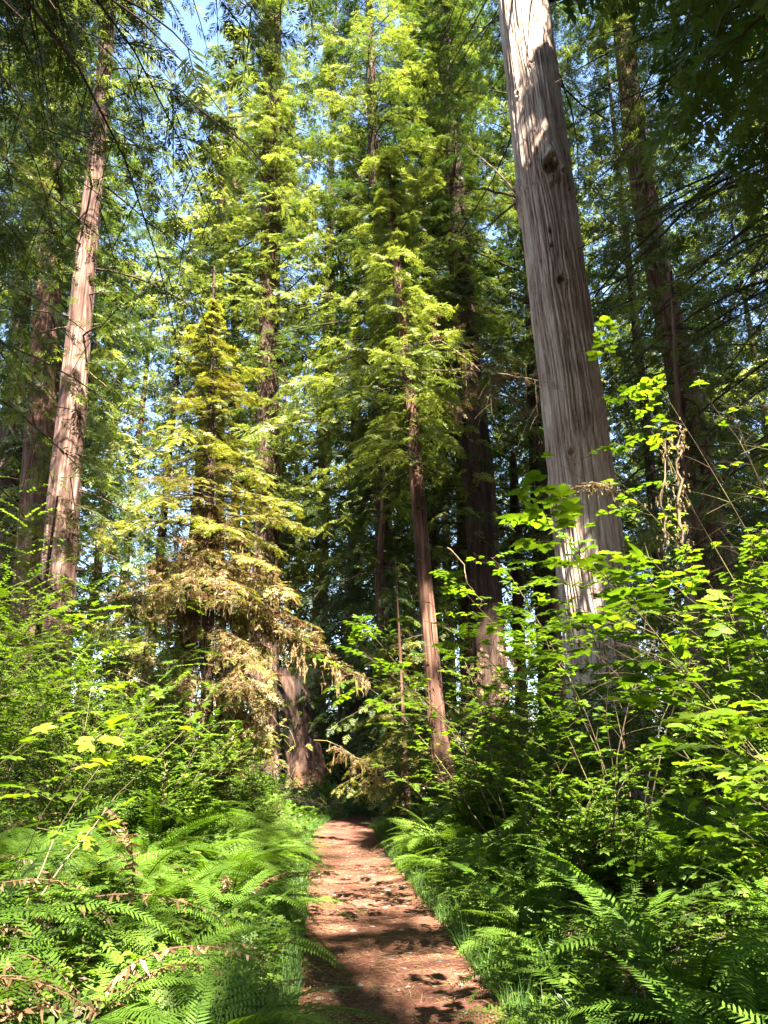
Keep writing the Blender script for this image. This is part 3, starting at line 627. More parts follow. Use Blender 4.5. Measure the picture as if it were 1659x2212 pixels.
# the young hemlock hung with moss
T8 = Trunk([(463, 575, 3), (458, 750, 10), (455, 900, 16), (450, 1300, 25)], 15, 11.6, .01)
r8 = thing('mossy_hemlock', 'young feathery hemlock hung with tan moss in front of the straight trunk', 'tree', tuple(T8.base))
def loc8(m): m.v = [v-T8.base.astype(np.float32) for v in m.v]; return m
loc8(trunk_mesh(T8, 18, .12, T8.base[2]-.2, None, .06, 7, 33)).build('trunk', M['dark_bark'], r8, smooth=True)
f1, l1 = crown(T8, 4.6, 11.5, 105, 2.75, np.random.default_rng(81), 'tri', (.0, .3), .40, 14, .42, 5, .24, SPRH, limb=.022, tint=(.5, .28), bare=.08, gap=False, clear=False, secdroop=.25, sag=.05, sectubes=True, sides=5, zexp=1.1)
f2, l2 = crown(T8, 1.9, 6.6, 74, 3.3, np.random.default_rng(82), 'tri', (-.25, .35), .42, 13, .42, 4, .24, SPRH, limb=.024, tint=(.42, .3), bare=.15, gap=False, clear=True, secdroop=.4, sag=.12, sectubes=True, zexp=1.2)
loc8(f1); loc8(f2); loc8(l1); loc8(l2)
build_multi('crown', [(f1, M['hemlock_leaf']), (l1, M['dark_bark'])], r8); build_multi('lower_foliage', [(f2, M['hemlock_leaf']), (l2, M['twig'])], r8)
STRAND = []
for k in range(4):
    rg = np.random.default_rng(60+k); n = 7; V = []; Qd = []
    for i in range(n):
        t = i/(n-1); wv = .055*(1-t)**.6*(1+rg.uniform(-.5, .5)); ox = rg.normal(0, .02); oy = rg.normal(0, .02)
        V += [(t, wv+ox, oy), (t, -wv+ox, oy+.01)]
    for i in range(n-1): Qd.append((2*i, 2*i+1, 2*i+3, 2*i+2))
    k0 = len(V); V += [(v[0], v[2]*.8, v[1]*1.1) for v in V]; Qd += [tuple(a+k0 for a in b) for b in Qd]
    STRAND.append(tpl(V, Qd))
def hang_moss(mb, P, rng, n, lo=.12, hi=.55, wid=1., base=None):
    i = rng.integers(0, len(P), n); o = P[i]+rng.normal(0, .03, (n, 3)); o[:, 2] -= rng.gamma(1., .05, n)*(wid > .6); d = np.tile([0, 0, -1.], (n, 1))+rng.normal(0, .10, (n, 3))
    a = rng.uniform(0, 2*PI, n); nn = np.stack([np.cos(a), np.sin(a), 0*a], -1); ln = lo+(hi-lo)*rng.random(n)**2; wd = (.35+.5*ln)*wid
    if base is not None:
        kk = sight_gap(o+base, rng); o, d, nn, ln, wd = o[kk], d[kk], nn[kk], ln[kk], wd[kk]; n = len(o)
    wh = rng.integers(0, 4, n); tn = rng.normal(.5, .2, n)
    for k in range(4):
        m = wh == k; mb.stamp(STRAND[k], o[m], d[m], nn[m], np.stack([ln, wd, wd], -1)[m], tn[m])
def limb_points(mb): return np.concatenate(mb.v).astype(float)
rg = np.random.default_rng(9); mo = MB()
P1 = limb_points(l1); P2 = limb_points(l2); P1 = P1[P1[:, 2] < 5.5-T8.base[2]]
hang_moss(mo, P1, rg, 1500, .05, .30, .8, T8.base); hang_moss(mo, P2, rg, 3000, .05, .5, .6, T8.base)
mo.build('hanging_moss', M['moss'], r8)
dr = MB(); C = np.concatenate([P1, P2]); C = np.concatenate([P1[P1[:, 2] < 6.5], P2]); n_ = 6500; k = rg.integers(0, len(C), n_); o = C[k]; o = o[sight_gap(o+T8.base, rg)]; n_ = len(o); a = rg.uniform(0, 2*PI, n_)
dr.stamp(SPRH[0], o, np.stack([np.cos(a), np.sin(a), rg.normal(-.5, .35, n_)], -1), np.tile([0, 0, 1.], (n_, 1))+rg.normal(0, .4, (n_, 3)), rg.uniform(.14, .34, n_), rg.normal(.5, .25, n_))
dr.build('dry_sprays', M['dry_leaf'], r8)

# burnt, leaning stump beside the trail's end
def stump():
    base = ground_at(668, 1752); base[2] = float(gz(base[0], base[1])); Y = base[1]
    root = thing('burnt_stump', 'charred leaning hollow stump with reddish torn wood beside the bend of the trail', 'stump', tuple(base))
    top = at(624, 1490, Y); n = 70; sd = 72; s = np.linspace(0, 1, n); th = np.arange(sd)*2*PI/sd
    Sg, TH = np.meshgrid(s, th, indexing='ij')
    c = np.zeros((n, 3)); c[:, 0] = (top[0]-base[0])*s**1.1; c[:, 2] = top[2]*s-.1; c[:, 1] = .3*s
    r = .60*(1-.18*s)+.28*np.exp(-s*7)
    u = TH/(2*PI)+.10*Sg
    rid = 1-np.abs(vnoise(u*13, Sg*3.0+u*4, 41, 13)*2-1); big = vnoise(u*5, Sg*2.2, 42, 5)-.5
    disp = .34*big-.13*rid**3+.07*vnoise(u*40, Sg*9, 43, 40)
    fcm = np.exp(-(np.angle(np.exp(1j*(TH+PI/2-.35)))/.16)**2)*sstep(.02, .2, Sg)*(1-sstep(.7, .95, Sg))
    disp -= .30*fcm; disp += .10*(vnoise(u*24+Sg*3, Sg*5, 47, 24)-.5)-.12*(1-np.abs(vnoise(u*21+Sg*2, Sg*1.6, 48, 21)*2-1))**4
    rr = r[:, None]*(1+disp*1.05)
    zz = c[:, 2:3]+0*TH; zz = np.where(Sg > .75, zz+(Sg-.75)/.25*(.55*(vnoise(TH/(2*PI)*9, TH*0, 44, 9)-.5)), zz)
    V = np.stack([c[:, 0:1]+rr*np.cos(TH), c[:, 1:2]+rr*np.sin(TH), zz], -1)
    i = np.arange(n-1)[:, None]*sd; j = np.arange(sd)[None]; j1 = (j+1) % sd
    m = MB(); tint = .22+.55*sstep(.50, .0, Sg+.35*big)-.35*rid**3+.25*(vnoise(u*20, Sg*4, 45, 20)-.4)
    m.add(V, np.stack([i+j, i+j1, i+sd+j1, i+sd+j], -1), tint=np.clip(tint, 0, 1).reshape(-1))
    m.build('shell', M['char'], root, smooth=True)
    k = MB(); V2 = V[-8:].copy(); cc = V2.mean(axis=1, keepdims=True); V2[..., :2] = cc[..., :2]+(V2[..., :2]-cc[..., :2])*.8
    V2[..., 2] -= .02; i = np.arange(7)[:, None]*sd; k.add(V2, np.stack([i+j, i+sd+j, i+sd+j1, i+j1], -1), tint=.1); k.build('hollow', M['char'], root, smooth=True)
stump()

# trees standing just outside the frame whose boughs reach into it, then unseen ones added for shade
def far_tree(name, label, x, y, H, lean, r, bark, seed, crowns, leaf='redwood_leaf', group=None, sides=24):
    T = Trunk.__new__(Trunk); b = np.array([x, y, float(gz(x, y))]); T.P = np.array([b, b+[lean[0]*H, lean[1]*H, H]]); T.rad = np.array([r, r*.15]); T.H = H; T.base = b; T.flare = .3
    return tree(name, label, T, bark, seed, sides, .4, .05, 14, crowns, leaf, group)
far_tree('redwood', 'near tree beyond the left edge whose dark drooping boughs hang across the upper left corner', -6.6, 6.6, 30, (.0, .0), .5, 'red_bark', 51,
     [dict(z0=8.5, z1=21, nb=120, Lmax=5.3, nsec=16, nsp=7, size=.34, tpls=SPRN, shape='flat', droop=.6, limb=.028, tint=(.45, .2), bare=.25, azr=(-1.3, 1.4), secdroop=.5, sag=.1, sectubes=True), dict(z0=18, z1=30, nb=60, Lmax=4, nsec=11, nsp=5, size=.38, tpls=SPRN)])
far_tree('redwood', 'tree beyond the right edge whose dark boughs fill the upper right corner', 10.8, 15.0, 40, (0, 0), .7, 'red_bark', 52,
     [dict(z0=6, z1=34, nb=150, Lmax=6.0, nsec=13, nsp=5, size=.34, shape='flat', droop=.5, limb=.035, tint=(.42, .2), bare=.2, azr=(1.8, 4.6))])
far_tree('redwood', 'tree beyond the left edge with boughs behind the upper left corner', -11.5, 15.5, 38, (0, 0), .7, 'red_bark', 53,
     [dict(z0=7, z1=36, nb=120, Lmax=5.4, nsec=11, nsp=4, size=.42, shape='flat', droop=.5, limb=.035, tint=(.5, .2), azr=(-1.6, 1.4))])
for i, (x, y, H, L, z0) in enumerate(((-3.5, -6, 34, 6.5, 10), (7.6, -6.0, 38, 6.5, 10), (9.5, 2.5, 36, 6.0, 11), (-9.5, 0.5, 32, 6.0, 10), (0.1, -10, 44, 7.5, 15), (5.5, -12.5, 44, 7, 14), (-10, -10, 42, 7, 14), (7.0, 8.2, 42, 4.6, 13), (5.7, .6, 40, 6, 13), (-3.2, .6, 36, 6, 14), (14, 7, 42, 6, 10), (15, 15, 42, 5.5, 9), (10.5, 6.3, 44, 5.2, 12), (13.5, -3, 42, 7, 12), (19, 6, 42, 6.5, 10), (5, -20, 50, 7, 20), (-4, -20, 48, 7, 20))):
    far_tree('redwood', 'tall redwood added out of view to shade the scene', x, y, H, (0, 0), .6, 'red_bark', 60+i,
         [dict(z0=z0, z1=H, nb=190 if (x, y) in ((7.0, 8.2), (9.5, 2.5)) else 120, Lmax=L, nsec=11, nsp=3, size=.85, tpls=SPRF, shape='col', droop=.35, limb=.06)], 'shade_leaf', 'redwoods added out of view for shade', 14)  # added shade trees, crowns pruned to let chosen sun patches through

# ------------------------------------------------------------------ the forest behind: five kinds of far tree, copied
def copy_tree(root, loc, rz, sc_, label=None):
    r = root.copy(); COL.objects.link(r); r.location = loc; r.rotation_euler = (0, 0, rz); r.scale = (sc_,)*3
    if label: r['label'] = label
    for ch in list(root.children):
        c = ch.copy(); COL.objects.link(c); c.parent = r
    return r
protos = []
for i, (H, L, z0, tn, lf, nb) in enumerate(((38, 5.4, 6, .45, 'far_leaf', 100), (44, 6.0, 9, .6, 'far_leaf', 105), (30, 5.0, 3, .7, 'far_leaf', 95), (48, 6.0, 14, .4, 'redwood_leaf', 105), (20, 4.2, 1.5, .65, 'far_leaf', 80))):
    lb = ('dark conifer', 'tall green conifer', 'yellow-green conifer', 'dark redwood', 'low bushy conifer')[i]
    t = far_tree('conifer', lb+' in the far forest behind the big trunks', 0, 60+i, H, (0, 0), H*.011, ('dark_bark', 'red_bark', 'pale_bark', 'dark_bark', 'red_bark')[i], 100+i,
         [dict(z0=z0, z1=H, nb=nb, Lmax=L, nsec=9, nsp=3, size=.85, tpls=SPRF, shape=('col', 'cone', 'cone', 'col', 'cone')[i], droop=.4, tint=(tn-.06, .3), gap=False, clear=False, limb=.04)], lf, 'conifers of the far forest', 12)
    protos.append((t, lb))
rg = np.random.default_rng(77); spots = []
tries = 0
while len(spots) < 38 and tries < 9000:
    tries += 1
    Y = 33+52*rg.random()**1.3; px = rg.uniform(-250, 1950)
    x = (px-829.5)/F*Y*1.05
    if px < 210 and rg.random() < .6: continue
    hole = 200 < px < 560
    if hole and (Y < 50 or rg.random() < .6): continue
    if px > 1000 and Y > 60 and rg.random() < .3: continue
    if any((x-a)**2+(Y-b)**2 < 17 for a, b, _ in spots): continue
    if Y < 40 and any(abs(px-p) < 40 for p in (590, 100, 490)): continue
    spots.append((x, Y, px))
used = set()
for k, (x, Y, px) in enumerate(spots):
    i = int(rg.integers(0, 5))
    if 200 < px < 560: i = int(rg.choice([4, 2, 1]))
    elif px > 1000: i = int(rg.choice([0, 1, 3, 0, 4]))
    t, lb = protos[i]; loc = (x, Y, float(gz(x, Y))); rz = rg.uniform(0, 6.28); s_ = rg.uniform(.8, 1.2)
    where = ' among the far trees on the left' if px < 420 else (' in the far forest behind the middle of the scene' if px < 1000 else ' in the far forest behind the right-hand trunks')
    if i not in used: t.location = loc; t.rotation_euler = (0, 0, rz); t.scale = (s_,)*3; used.add(i); t['label'] = lb+where
    else: t = copy_tree(t, loc, rz, s_, lb+where)
    t['group'] = lb+'s'+where
for i, (t, lb) in enumerate(protos):
    if i not in used: t.location = (-30+12*i, 70, 0)

for k, (px, Y, H, L, nb, lb) in enumerate(((330, 47, 40, 4.2, 62, 'thin sunlit conifer showing sky through it, between the leaning redwood and the hemlock'), (255, 56, 46, 4.6, 62, 'airy conifer right behind the leaning redwood, full of sky gaps'), (405, 46, 56, 5.0, 105, 'tall broken conifer closing the upper left of the canopy'), (690, 42, 56, 4.6, 95, 'tall conifer filling the top of the frame left of the bright central crown'), (520, 52, 54, 4.8, 80, 'tall pale green conifer behind the straight trunk'))):
    x = (px-829.5)/F*Y*1.0
    far_tree('conifer', lb, x, Y, H, (0, 0), H*.009, 'dark_bark', 130+k, [dict(z0=7, z1=H, nb=nb, Lmax=L, nsec=9, nsp=3, size=.75, tpls=SPRF, shape='col', droop=.4, tint=(.55, .32), gap=False, limb=.035)], 'far_leaf', None, 12)

# ------------------------------------------------------------------ shrubs
def shrub(name, label, x, y, H, seed, leaf, lmat, smat='berry_stem', size=.1, nstem=7, ntwig=8, nleaf=6, reach=.45, twig=.38, e=(1.0, 1.45), azr=None, group=None, srad=.012, tilt=.25, tint=(.5, .18), t0=.3, droop=.12, cat='shrub', gap=.48, twist=.5, parts=True):
    rg = np.random.default_rng(seed); b = np.array([x, y, float(gz(x, y))])
    az = rg.uniform(0, 2*PI, nstem) if azr is None else rg.uniform(azr[0], azr[1], nstem)
    el = rg.uniform(e[0], e[1], nstem); L = H*rg.uniform(.7, 1.12, nstem)/np.sin(el)**.7; K = 9; s = np.linspace(0, 1, K)
    d = np.stack([np.cos(az)*np.cos(el), np.sin(az)*np.cos(el), np.sin(el)], -1)
    C = d[:, None]*s[None, :, None]*L[:, None, None]+rg.normal(0, .09, (nstem, 1, 3))*[1, 1, 0]
    C[..., 0] += (np.cos(az)*L*reach)[:, None]*s**2.2; C[..., 1] += (np.sin(az)*L*reach)[:, None]*s**2.2; C[..., 2] -= (reach*.35*L)[:, None]*s**2.6
    wob = rg.normal(0, .022, (nstem, K, 3)); C += np.cumsum(wob, 1)*L[:, None, None]*.5; C[:, 0, 2] = -.05
    C2, l2, t2 = kids(C, ntwig, t0, .99, lambda t: twig*H*(1-.55*t), R(60), rg, droop=droop, spin=twist, lift=.1, K=5)
    root = thing(name, label, cat, tuple(b), group)
    sr = srad*(1-.8*s)[None]*rg.uniform(.7, 1.2, (nstem, 1)); st = MB()
    if parts:
        for i in range(nstem):
            sm = MB(); sm.tubes(C[i:i+1], sr[i:i+1], 7, tint=.5); sm.tubes(C2[i*ntwig:(i+1)*ntwig], srad*.33*np.array([[1, .85, .65, .45, .2]]), 4, tint=.45); sm.build('stem', M[smat], root, smooth=True)
    else: st.tubes(C, sr, 5, tint=.5); st.tubes(C2, srad*.33*np.array([[1, .85, .65, .45, .2]]), 3, tint=.45)
    fl = MB(); leafy(fl, C2+b, nleaf, .18, 1, size, R(55), rg, leaf, tilt, tint, gap, True); leafy(fl, C+b, max(2, ntwig//2), .5, 1, size, R(50), rg, leaf, tilt, tint, gap, True)
    fl.v = [v-b.astype(np.float32) for v in fl.v]; build_multi('foliage', [(fl, M[lmat])]+([] if parts else [(st, M[smat])]), root)
    return root
shrub('salmonberry_shrub', 'tall near shrub with large glowing yellow-green leaves arching in from the right edge', 2.45, 4.3, 2.7, 201, LOB+TRI, 'berry_leaf', size=.17, nstem=9, ntwig=10, nleaf=7, reach=.25, twig=.26, e=(1.15, 1.5), azr=(2.0, 4.3), srad=.008, tilt=.15, tint=(.45, .26), t0=.62, twist=.25)
shrub('salmonberry_shrub', 'highest bright-leaved shrub at the right edge, its tips reaching above the mossy dead stems', 3.35, 5.4, 4.7, 207, TRI, 'berry_leaf', size=.13, nstem=7, ntwig=11, nleaf=7, reach=.14, twig=.15, e=(1.3, 1.5), azr=(2.2, 4.0), srad=.007, tilt=.2, tint=(.6, .22), t0=.55, twist=.3)
shrub('salmonberry_shrub', 'nearest bright-leaved shrub low at the right edge beside the ferns', 2.35, 3.5, 1.45, 202, LOB, 'berry_leaf', size=.13, nstem=8, ntwig=8, nleaf=6, reach=.4, twig=.3, srad=.007, azr=(1.5, 4.0), tilt=.25, tint=(.6, .18), t0=.45)
shrub('vine_maple', 'many-stemmed green shrub in front of the foot of the giant redwood', 2.15, 7.4, 3.6, 203, TRI, 'berry_leaf', size=.13, nstem=11, ntwig=14, nleaf=10, reach=.30, twig=.27, e=(1.05, 1.5), srad=.008, tilt=.16, tint=(.45, .24), t0=.42, twist=.25)
shrub('salmonberry_shrub', 'leafy shrub left of the many-stemmed one, reaching toward the slender trunk', 1.55, 9.2, 3.0, 204, TRI, 'berry_leaf', size=.11, nstem=12, ntwig=15, nleaf=12, reach=.3, twig=.27, tilt=.18, srad=.01, tint=(.45, .2))
shrub('salmonberry_shrub', 'big-leaved thin canes rising from the ferns at the left edge', -2.0, 4.4, 1.6, 205, LOB, 'berry_leaf', 'pale_twig', size=.15, nstem=4, ntwig=5, nleaf=4, reach=.3, twig=.3, tilt=.2, srad=.005, tint=(.6, .2), t0=.4)
shrub('salmonberry_shrub', 'glossy light green shrub above the ferns at the far left', -4.3, 7.6, 2.6, 206, LOB, 'berry_leaf', size=.14, nstem=12, ntwig=13, nleaf=9, srad=.009, tilt=.18, tint=(.6, .2), reach=.35)
rg = np.random.default_rng(12)
specs = []
for x, y, H in ((-4.6, 8.6, 3.4), (-3.4, 9.0, 2.3), (-2.6, 9.6, 1.5), (-5.4, 11, 4.0), (-4.3, 11.2, 2.8), (-3.0, 11.4, 1.9), (-6.6, 13.5, 4.4), (-5.2, 13.8, 3.0), (-3.6, 14, 1.9), (-7.5, 9.5, 4.0)):
    specs.append((x, y, H, 'huckleberry_bush', 'small-leaved bush in the thicket on the left side of the trail', 'bushes of the left thicket', .055, [LEAF2], 'shrub_leaf', .5))
for x, y, H in ((-2.7, 12.4, 1.1), (-3.4, 15.6, 1.4), (-2.3, 15.2, 1.0), (-4.2, 17, 1.7), (-2.5, 17.6, 1.2), (-3.3, 19.5, 1.6)):
    specs.append((x, y, H, 'huckleberry_bush', 'low leafy bush between the left ferns and the burnt stump', 'low bushes before the stump', .06, [LEAF2], 'shrub_leaf', .5))
for x, y, H in ((1.2, 11.5, 1.7), (2.4, 10.6, 2.2), (3.6, 9.8, 2.4), (3.2, 12.6, 2.3), (1.7, 13.6, 1.8), (4.6, 12.0, 2.6), (4.6, 7.6, 2.6), (1.3, 16, 1.7), (3.0, 15.8, 2.2), (5.6, 14.8, 3.0), (3.4, 6.2, 2.3), (1.7, 7.2, 1.35)):
    specs.append((x, y, H, 'huckleberry_bush', 'leafy bush in the thicket on the right side of the trail', 'bushes of the right thicket', .065, [LEAF2], 'shrub_leaf', .55))
for k in range(44):
    y = rg.uniform(17, 40); px = rg.uniform(-150, 1800); x = (px-829.5)/F*y
    if abs(x-trail_x(y)) < 1.5 or (560 < px < 900 and y < 25): continue
    specs.append((x, y, rg.uniform(1.6, 3.8), 'understorey_bush', 'small green bush among the trunks beyond the trail bend', 'bushes among the far trunks', .10, [LEAF2], 'shrub_leaf', .55))
for k, (x, y, H, nm, lb, gp, sz, lf, lm, tn) in enumerate(specs):
    far = y > 16.5
    shrub(nm, lb, x, y, H, 300+k, lf, lm, size=sz, nstem=17 if not far else 13, ntwig=(22 if H > 2.4 else 17) if not far else 11, nleaf=24 if not far else 13, reach=.3, twig=.30, e=(1.0, 1.5), group=gp, srad=.007, tilt=.25, tint=(tn, .2), t0=.12, twist=.35, parts=False)
# small conifer saplings by the trail's end
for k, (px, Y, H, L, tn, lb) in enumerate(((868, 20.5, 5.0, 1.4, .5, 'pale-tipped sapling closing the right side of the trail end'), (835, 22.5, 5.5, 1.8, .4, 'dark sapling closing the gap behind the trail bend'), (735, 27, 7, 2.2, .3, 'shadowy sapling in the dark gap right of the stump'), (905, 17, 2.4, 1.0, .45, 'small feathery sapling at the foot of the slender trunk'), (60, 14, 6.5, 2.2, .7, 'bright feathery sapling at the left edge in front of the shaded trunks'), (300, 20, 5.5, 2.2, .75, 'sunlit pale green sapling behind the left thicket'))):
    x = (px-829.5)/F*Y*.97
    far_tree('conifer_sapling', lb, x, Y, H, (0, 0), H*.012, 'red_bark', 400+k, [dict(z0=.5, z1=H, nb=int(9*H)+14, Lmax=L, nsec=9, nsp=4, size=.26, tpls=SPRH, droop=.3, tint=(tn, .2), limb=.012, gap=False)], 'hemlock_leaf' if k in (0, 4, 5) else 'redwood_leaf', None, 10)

# dead twiggy bough hanging in front of the near-black trunk, and the mossy bough before the giant redwood
def bough(name, label, pts, r, mat, seed, moss=0, twigs=10, dry=0, group=None, cat='branch', tw=.35, mosswid=1.):
    P = np.array(pts); K = 14; t = np.linspace(0, len(P)-1, K); C = np.stack([np.interp(t, np.arange(len(P)), P[:, i]) for i in range(3)], -1)
    rg = np.random.default_rng(seed); C += rg.normal(0, .012, C.shape); root = thing(name, label, cat, tuple(C[0]), group)
    L = np.linalg.norm(np.diff(C, axis=0), axis=1).sum(); m = MB(); m.tubes(C[None], (r*(1-.75*np.linspace(0, 1, K)))[None], 7)
    c2, _, _ = kids(C[None], twigs, .15, .98, lambda t: tw*L*(1-.5*t), R(50), rg, droop=.3, spin=True, K=5)
    m.tubes(c2, r*.35*np.array([[1, .8, .6, .4, .2]]), 4); 
    if twigs > 6:
        c3, _, _ = kids(c2, 5, .2, .95, lambda t: .14*L+0*t, R(45), rg, droop=.3, spin=True); m.tubes(c3, r*.15*np.array([[1, .8, .5, .3]]), 3)
    m.v = [v-C[0].astype(np.float32) for v in m.v]; m.build('wood', M[mat], root)
    if moss:
        mm = MB(); allp = np.concatenate([C, c2.reshape(-1, 3)]); (hang_moss(mm, allp, rg, moss, .03, .09 if moss < 300 else .4, mosswid) if mosswid > .2 else None); hang_moss(mm, np.repeat(C, 4, 0)+rg.normal(0, r, (len(C)*4, 3)), rg, moss*4, .02, .06, mosswid*2)
        mm.v = [v-C[0].astype(np.float32) for v in mm.v]; mm.build('moss', M['moss'], root)
    if dry:
        mm = MB(); leafy(mm, c2, dry, .1, 1, .22, R(45), rg, SPRH, .6, (.5, .25), False, False, sagx=.4); mm.v = [v-C[0].astype(np.float32) for v in mm.v]; mm.build('dry_needles', M['dry_leaf'], root)
bough('dead_bough', 'brown dead twiggy bough hanging across the near-black trunk', [q(900, 745, 19.6), q(955, 735, 19), q(1015, 780, 18.6), q(1060, 820, 18.4), q(1140, 900, 18.2)], .026, 'pale_twig', 1, 0, 24, 7)
bough('dead_bough', 'drooping brown twig spray just below the larger dead bough', [q(940, 860, 19.2), q(985, 870, 18.8), q(1030, 850, 18.5), q(1075, 835, 18.4)], .018, 'pale_twig', 11, 0, 18, 7)
bough('dead_bough', 'bare pale dead twig reaching right onto the giant redwood bark', [q(930, 800, 19.5), q(1030, 800, 17.5), q(1110, 812, 16), q(1195, 828, 15)], .02, 'pale_twig', 2, 0, 9, 1, tw=.2)
bough('mossy_bough', 'forked moss-wrapped branch crossing the giant redwood trunk', [q(1195, 1085, 7.4), q(1240, 1052, 7.3), q(1290, 1046, 7.2), q(1345, 1065, 7.1)], .012, 'pale_twig', 3, 34, 4, 0, mosswid=.28, tw=.2)
bough('mossy_bough', 'upright moss-thick dead stem in the right-hand shrub, taller of the pair', [q(1475, 1180, 4.6), q(1462, 1060, 4.6), q(1465, 960, 4.6), q(1470, 930, 4.6)], .012, 'pale_twig', 4, 26, 1, 0, mosswid=.12, tw=.08)
bough('mossy_bough', 'upright moss-thick dead stem in the right-hand shrub, thinner of the pair', [q(1438, 1180, 4.8), q(1432, 1080, 4.8), q(1436, 1000, 4.8), q(1440, 950, 4.8)], .009, 'pale_twig', 5, 16, 1, 0, mosswid=.10, tw=.08)
bough('dead_bough', 'crooked bare white twig beside the near-black trunk', [q(965, 1180, 16), q(1000, 1215, 16), q(1010, 1260, 16), q(1040, 1300, 16)], .02, 'pale_twig', 6, 0, 4, 0, tw=.15)
bough('mossy_bough', 'long arching lower bough of tan hanging moss above the stump', [q(560, 1340, 15.2), q(620, 1370, 15.3), q(690, 1400, 15.5), q(775, 1460, 15.7)], .03, 'twig', 7, 330, 10, 2, mosswid=.9, tw=.3)
bough('fallen_branch', 'slanting fallen reddish branch at the foot of the slender trunk', [q(893, 1705, 19.0), q(930, 1690, 19), q(970, 1660, 19), q(1005, 1635, 19)], .03, 'red_bark', 8, 0, 5, 2, tw=.25)
#%%PART3
# ------------------------------------------------------------------ ferns
def frond_mesh(kind, e0, e1, seed, n=None):
    rg = np.random.default_rng(seed); K = 40; s = np.linspace(0, 1, K); el = R(e0)+(R(e1)-R(e0))*s**.9
    dx = np.cos(el)/K; dz = np.sin(el)/K; X = np.concatenate([[0], np.cumsum(dx)[:-1]]); Z = np.concatenate([[0], np.cumsum(dz)[:-1]]); Yc = .05*np.sin(s*2.6+seed)*s
    C = np.stack([X, Yc, Z], -1); mb = MB()
    mb.tubes(C[None, ::3], (.0065*(1-.9*s[::3]))[None], 4, tint=.15 if kind != 'dead' else .5)
    def P(t): return np.array([np.interp(t, s, C[:, i]) for i in range(3)])
    def fr(t):
        e = np.interp(t, s, el); return np.array([math.cos(e), 0, math.sin(e)]), np.array([-math.sin(e), 0, math.cos(e)])
    V = []; Q = []; T = []; Cc = []
    if kind in ('sword', 'dead'):
        n = n or 40
        for i in range(n):
            t = .13+.86*(i/(n-1))
            l = .122*(1-t)**.62*(.5+.5*min(1, (t-.05)/.28))+.008
            wd = .0205*(.5+.5*(1-t))
            for sg in (1, -1):
                p = P(t); tx, nz_ = fr(t)
                lat = np.array([0, sg, 0.]); ll = l*rg.uniform(.85, 1.1)
                if kind == 'dead':
                    if rg.random() < .2: continue
                    d = nrm(lat*rg.uniform(.3, 1)+tx*rg.uniform(-.2, .8)+np.array([0, 0, rg.uniform(-1.1, .1)])); ll *= rg.uniform(.5, 1)
                    sd = nrm(np.cross(d, rg.normal(0, 1, 3)))*wd*.6; curl = rg.normal(0, .25, 3)*ll
                else:
                    d = nrm(lat+tx*(.22+.5*t)+nz_*rg.uniform(.0, .16)); sd = nrm(np.cross(nz_, d))*wd*.5*sg; curl = -nz_*ll*rg.uniform(.05, .22)+tx*ll*.06
                k = len(V); ta = rg.uniform(-.1, .1)
                ear = tx*wd*.28
                V.extend([p-sd*.9, p+sd*.9+ear, p+d*ll*.5-sd*.85+curl*.3, p+d*ll*.5+sd*.85+curl*.3, p+d*ll+curl]); Q.append((k, k+2, k+3, k+1)); T.append((k+2, k+4, k+3)); Cc.extend([ta, ta, ta+.03, ta+.03, ta+.1])
    else:
        n = n or 21
        for i in range(n):
            t = .16+.83*(i/(n-1)); l = .30*(1-t)**.75*(.55+.45*min(1, (t-.1)/.2))+.012
            for sg in (1, -1):
                p = P(t); tx, nz_ = fr(t); d = nrm(np.array([0, sg, 0.])+tx*(.25+.55*t)+nz_*.08); m = max(3, int(13*(l/.28)**.8)); dr = nz_*-.20*l*rg.uniform(.5, 1.5); ta = rg.uniform(-.08, .08)
                for j in range(m):
                    u = (j+.35)/m; b = p+d*l*u+dr*u*u; pl = l*.21*(1-u)**.7+.006; wq = l/m*.42
                    for s2 in (1, -1):
                        dd = nrm(tx*s2*.95+d*.5); sd = d*wq*.9; k = len(V); dz_ = -nz_*pl*.15
                        V.extend([b-sd, b+dd*pl*.55-sd*.9+dz_*.4, b+dd*pl+dz_, b+dd*pl*.45+sd*.9+dz_*.3]); Q.append((k, k+1, k+2, k+3) if s2*sg > 0 else (k, k+3, k+2, k+1)); Cc.extend([ta, ta, ta+.08, ta])
    mb.add(np.array(V), Q, T, .5+np.array(Cc))
    return mb
FR = {}
for kind, mat, nm in (('sword', 'fern_leaf', 'frond'), ('lady', 'lady_leaf', 'frond'), ('dead', 'dry_leaf', 'dead_frond')):
    FR[kind] = []
    for i, (a, b) in enumerate(((78, -25), (66, -38), (52, -30), (70, 5), (40, -48))):
        FR[kind].append(frond_mesh(kind, a, b, 500+i).mesh(nm, M[mat]))
def fern(name, label, x, y, kind, n, L, seed, group=None, dead=0, azr=None, pitch=(-.12, .35)):
    rg = random.Random(seed); root = thing(name, label, 'fern', (x, y, float(gz(x, y))-.02), group)
    for i in range(n+dead):
        kd = kind if i < n else 'dead'
        o = bpy.data.objects.new('frond' if i < n else 'dead_frond', rg.choice(FR[kd])); COL.objects.link(o); o.parent = root
        az = (i*2.39996+rg.uniform(-.3, .3)) if azr is None else rg.uniform(*azr)
        o.rotation_euler = (rg.uniform(-.35, .35), rg.uniform(*pitch)+(rg.choice([.28, .02, -.15]) if kd == 'dead' else 0), az)
        s_ = L*rg.uniform(.72, 1.15); o.scale = (s_, s_*rg.uniform(.9, 1.1), s_)
        o.location = (.05*math.cos(az), .05*math.sin(az), 0)
    return root
rg = random.Random(4)
